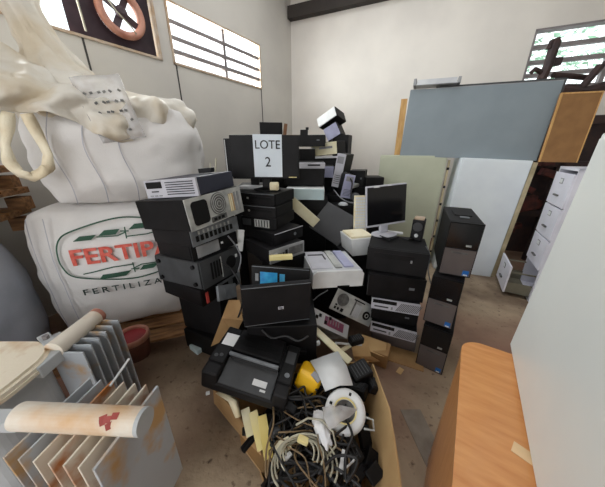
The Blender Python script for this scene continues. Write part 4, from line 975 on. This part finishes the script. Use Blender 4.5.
t = MB(); t.box((.13,-.345,.40),(.26,.69,.80),bev=.006); obj('body', t, 'cabinet_white', sc)
t = MB(); t.box((-.002,-.345,.40),(.006,.66,.77),bev=.002); obj('face_panel', t, 'cabinet_white', sc)
t = MB(); mat('tape_tan', (222,190,146), .5)
t = MB(); t.box((0,0,.001),(.10,.035,.0012)); single('tape_scrap', t, 'tape_tan', 'tan tape scrap on the orange desk at the foot of the pale cabinet', 'tape', tuple(spot(537,463,ZD)), (0,0,130))

# ------------------------------------------------------------------ filing cabinet
fcx = thing('filing_cabinet', 'white four-drawer filing cabinet with its bottom drawer pulled open', 'cabinet', (2.785,2.226,0), (0,0,-120))
W,D_,H_ = .461,.600,1.36
t = MB()
for x in (-W/2+.008,W/2-.008): t.box((x,0,H_/2),(.016,D_,H_))
t.box((0,D_/2-.008,H_/2),(W,.016,H_)); t.box((0,0,H_-.012),(W,D_,.024)); t.box((0,0,.02),(W,D_,.04))
obj('carcass', t, 'file_white', fcx)
for k in range(4):
    op = .21 if k == 0 else 0
    z0 = .045+.318*k; t = MB(); t.box((0,-D_/2-.008-op,z0+.155),(W-.012,.018,.304),bev=.003); d = obj('drawer', t, 'file_white', fcx)
    t = MB(); t.box((0,-D_/2-.019-op,z0+.235),(.075,.004,.05)); t2 = obj('label_holder', t, 'grey_mid', d)
    t = MB(); t.box((0,-D_/2-.020-op,z0+.235),(.06,.006,.036)); obj('label_card', t, 'sticker_white', d)
    t = MB(); t.box((0,-D_/2-.026-op,z0+.10),(.10,.018,.016),bev=.004); obj('handle', t, 'fan_grey', d)
    if op:
        t = MB()
        for x in (-W/2+.03,W/2-.03): t.box((x,-D_/2-op/2,z0+.06),(.006,op,.12)); t.box((x,-D_/2-op/2,z0+.24),(.012,op,.014))
        t.box((0,-D_/2-op/2,z0+.01),(W-.06,op,.006)); obj('drawer_tray', t, 'file_inner', d)
t = MB(); t.box((0,0,.01),(.36,.30,.02),bev=.004); single('folder_stack', t, 'card_light', 'pinkish folder lying on the white filing cabinet', 'folder', (2.87,2.22,1.362), (0,0,-110))

# ------------------------------------------------------------------ panels and cabinets at the far side
YW = -19.7
ca, sa_ = cos(radians(YW)), sin(radians(YW))
fx = Vector((ca, sa_, 0)); fy = Vector((-sa_, ca, 0))
rc = Vector((2.405,2.715,0))                     # near floor corner of the pale cabinet
PW = .66
pcx = rc - fx*(PW/2) + fy*.20
pal = thing('pale_cabinet', 'tall pale blue-white cabinet carrying the large grey board', 'cabinet', tuple(pcx), (0,2.2,YW))
t = MB(); t.box((0,0,.71),(PW,.40,1.42-.0),bev=.004); obj('body', t, 'panel_pale', pal)
t = MB(); t.box((0,-.202,.71),(PW-.03,.006,1.38),bev=.002); obj('door_panel', t, 'panel_pale', pal)
bd2 = rc + fx*.045 + fy*.30
t = MB(); t.box((0,0,.695),(.045,.40,1.39),bev=.003); single('tan_board', t, 'panel_tan', 'upright tan board edge beside the tall pale cabinet', 'board', tuple(rc+fx*.034+fy*.22), (0,2.2,YW))
gp = pcx - fy*.05
gpc = Vector((1.89,3.03,1.424)); GE = (-2.1,1.6,-25.5)
gr = thing('grey_board', 'large grey-blue board standing on edge on the tall pale cabinet', 'board', tuple(gpc), GE)
t = MB(); t.box((0,0,.37),(1.385,.024,.74),bev=.003); obj('board', t, 'panel_greyblue', gr)
t = MB(); t.box((0,-.0,.742),(1.38,.022,.006)); obj('edge_strip', t, 'grey_mid', gr)
t = MB(); t.box((0,0,.385),(1.15,.05,.77),bev=.003); single('dark_board', t, 'grey_dark', 'dark grey board standing behind the grey-blue board', 'board', tuple(gpc+fx*.16+fy*.06+Vector((0,0,-.0))), GE)
# brown board
bb = thing('brown_board', 'brown hardboard panel with a light wooden edge, next to the grey-blue board', 'board', (2.63,2.62,1.395), (-2,.7,-18.6))
t = MB(); t.box((0,0,.315),(.315,.022,.63),bev=.002); obj('panel', t, 'brown_panel', bb)
t = MB(); t.box((-.150,-.013,.315),(.016,.006,.63)); t.box((0,-.013,.624),(.315,.006,.012)); t.box((.154,-.013,.315),(.008,.006,.63)); obj('edge_strip', t, 'wood_raw', bb)
# green cabinet
gcx = rc - fx*(PW+.075+.45) + fy*.34
t_ = thing('green_cabinet', 'pale green cabinet behind the square monitor, under the grey-blue board', 'cabinet', tuple(gcx), (0,0,YW))
t = MB(); t.box((.06,0,.725),(.78,.40,1.45),bev=.004); obj('body', t, 'panel_green', t_)
t = MB(); t.box((.06,-.202,.725),(.75,.006,1.41),bev=.002); obj('door_panel', t, 'panel_green', t_)
pz = rc - fx*(PW+.045) + fy*.16
o = thing('slotted_post', 'narrow pale slotted post in the gap between the green and pale cabinets', 'post', tuple(pz), (0,0,YW))
t = MB(); t.box((0,0,.70),(.022,.03,1.40)); obj('post', t, 'panel_tan', o)
t = MB()
for k in range(6): t.box((0,-.016,.2+.22*k),(.026,.006,.03))
obj('slot', t, 'hole', o)
# wooden slat behind the grey board
t = MB(); t.box((0,0,.33),(.075,.022,.66),bev=.002); single('wooden_plank', t, 'wood_raw', 'light wooden slat leaning behind the edge of the grey-blue board', 'slat', tuple(gpc-fx*.72+fy*.20+Vector((0,0,.03))), (0,0,YW))
# metal tray on the boards
tr_ = thing('metal_tray', 'pale metal lamp tray lying across the top of the boards', 'tray', tuple(gpc-fx*.40+fy*.09+Vector((0,0,.782))), GE)
t = MB(); t.box((0,0,.006),(.46,.16,.010)); t.box((0,-.08,.03),(.40,.006,.05)); t.box((0,.08,.03),(.40,.006,.05)); obj('tray', t, 'plastic_grey', tr_)
t = MB(); t.box((-.225,0,.035),(.03,.17,.07),bev=.004); obj('end_cap', t, 'grey_mid', tr_)
t = MB(); t.box((.225,0,.03),(.03,.17,.06),bev=.004); obj('end_cap', t, 'grey_mid', tr_)
# dark machinery by the far window
mc = thing('farm_machine', 'dark rusty farm machine with hooked arms in front of the far window', 'machine', (3.25,3.25,0), (0,0,-20))
o_m = Vector((3.25,3.25,0)); Rm = Matrix.Rotation(radians(20),3,'Z')
def ml(u, v, y): return Rm @ (spoty(u,v,y)-o_m)
t = MB()
for x in (-.45,.05,.55): 
    t.box((x,0,.95),(.07,.07,1.9))
t.box((.05,0,1.85),(1.15,.07,.09)); t.box((.05,0,1.35),(1.15,.07,.07)); t.box((.05,0,.7),(1.15,.08,.08)); obj('frame', t, 'machine', mc)
t = MB(); t.tube([ml(541,80,3.1), ml(548,66,3.1), ml(553,50,3.1), ml(556,41,3.1)], .045, 8); t.tube([ml(559,39,3.1), ml(551,42,3.1), ml(548,49,3.1)], .022, 8); t.box(ml(554,62,3.1), (.12,.05,.07)); obj('hook_arm', t, 'machine', mc)
t = MB(); t.tube([ml(545,76,3.1), ml(539,71,3.1), ml(535,69,3.1), ml(531,73,3.1)], .022, 8); obj('lever', t, 'machine', mc)
t = MB(); t.tube([ml(553,75,3.1), ml(568,76,3.1), ml(590,78,3.1)], .028, 8); t.tube([ml(575,95,3.0), ml(590,78,3.0), ml(600,66,3.0)], .035, 8); t.tube([ml(566,86,3.0), ml(585,86,3.0), ml(606,62,3.0)], .022, 8); t.tube([ml(560,90,3.0),ml(585,92,3.0),ml(612,84,3.0)], .05, 8); obj('linkage', t, 'machine', mc)
t = MB(); rr = random.Random(8)
for k in range(14):
    t = MB(); t.box((rr.uniform(-.45,.6), rr.uniform(-.1,.05), rr.uniform(.3,1.7)), (rr.uniform(.08,.25),.1,rr.uniform(.06,.2)), (0,rr.uniform(-30,30),0), .01)
    obj('gear_housing', t, 'machine_red', mc)
t = MB(); t.box((.05,.14,.95),(1.25,.04,1.75)); obj('back_plate', t, 'machine', mc)

# ------------------------------------------------------------------ light and camera
w = bpy.data.worlds.new('World'); bpy.context.scene.world = w; w.use_nodes = True
bg = w.node_tree.nodes['Background']; bg.inputs[0].default_value = (.97,.985,1.0,1); bg.inputs[1].default_value = 1.9
def window_light(name, s0, s1, z0, z1, watts):
    l = bpy.data.lights.new(name, 'AREA'); l.shape = 'RECTANGLE'; l.size = s1-s0; l.size_y = z1-z0; l.energy = watts; l.color = (1,.985,.96)
    o = bpy.data.objects.new(name, l); C.objects.link(o); o.location = K+dL*((s0+s1)/2)-nL*.22+Vector((0,0,(z0+z1)/2))
    o.rotation_euler = (nL+Vector((0,0,-.35))).to_track_quat('-Z','Y').to_euler()
window_light('window_daylight', -2.3, -.87, 2.47, 3.03, 90)
window_light('window_daylight', -3.72, -3.28, 2.47, 3.03, 30)
sc_ = bpy.context.scene
cam = bpy.data.cameras.new('camera'); co = bpy.data.objects.new('camera', cam); C.objects.link(co)
cam.sensor_width = 36; cam.sensor_fit = 'HORIZONTAL'; cam.lens = F/605*36; cam.clip_start = .02
co.location = (0,0,CAMZ); co.rotation_euler = (radians(90-21),0,0); sc_.camera = co
sc_.view_settings.view_transform = 'Standard'; sc_.view_settings.look = 'None'; sc_.view_settings.gamma = 1; sc_.view_settings.use_curve_mapping = False
sc_.view_settings.exposure = .6
sc_.cycles.max_bounces = 10; sc_.cycles.diffuse_bounces = 6; sc_.cycles.transparent_max_bounces = 12
sc_.cycles.use_denoising = True
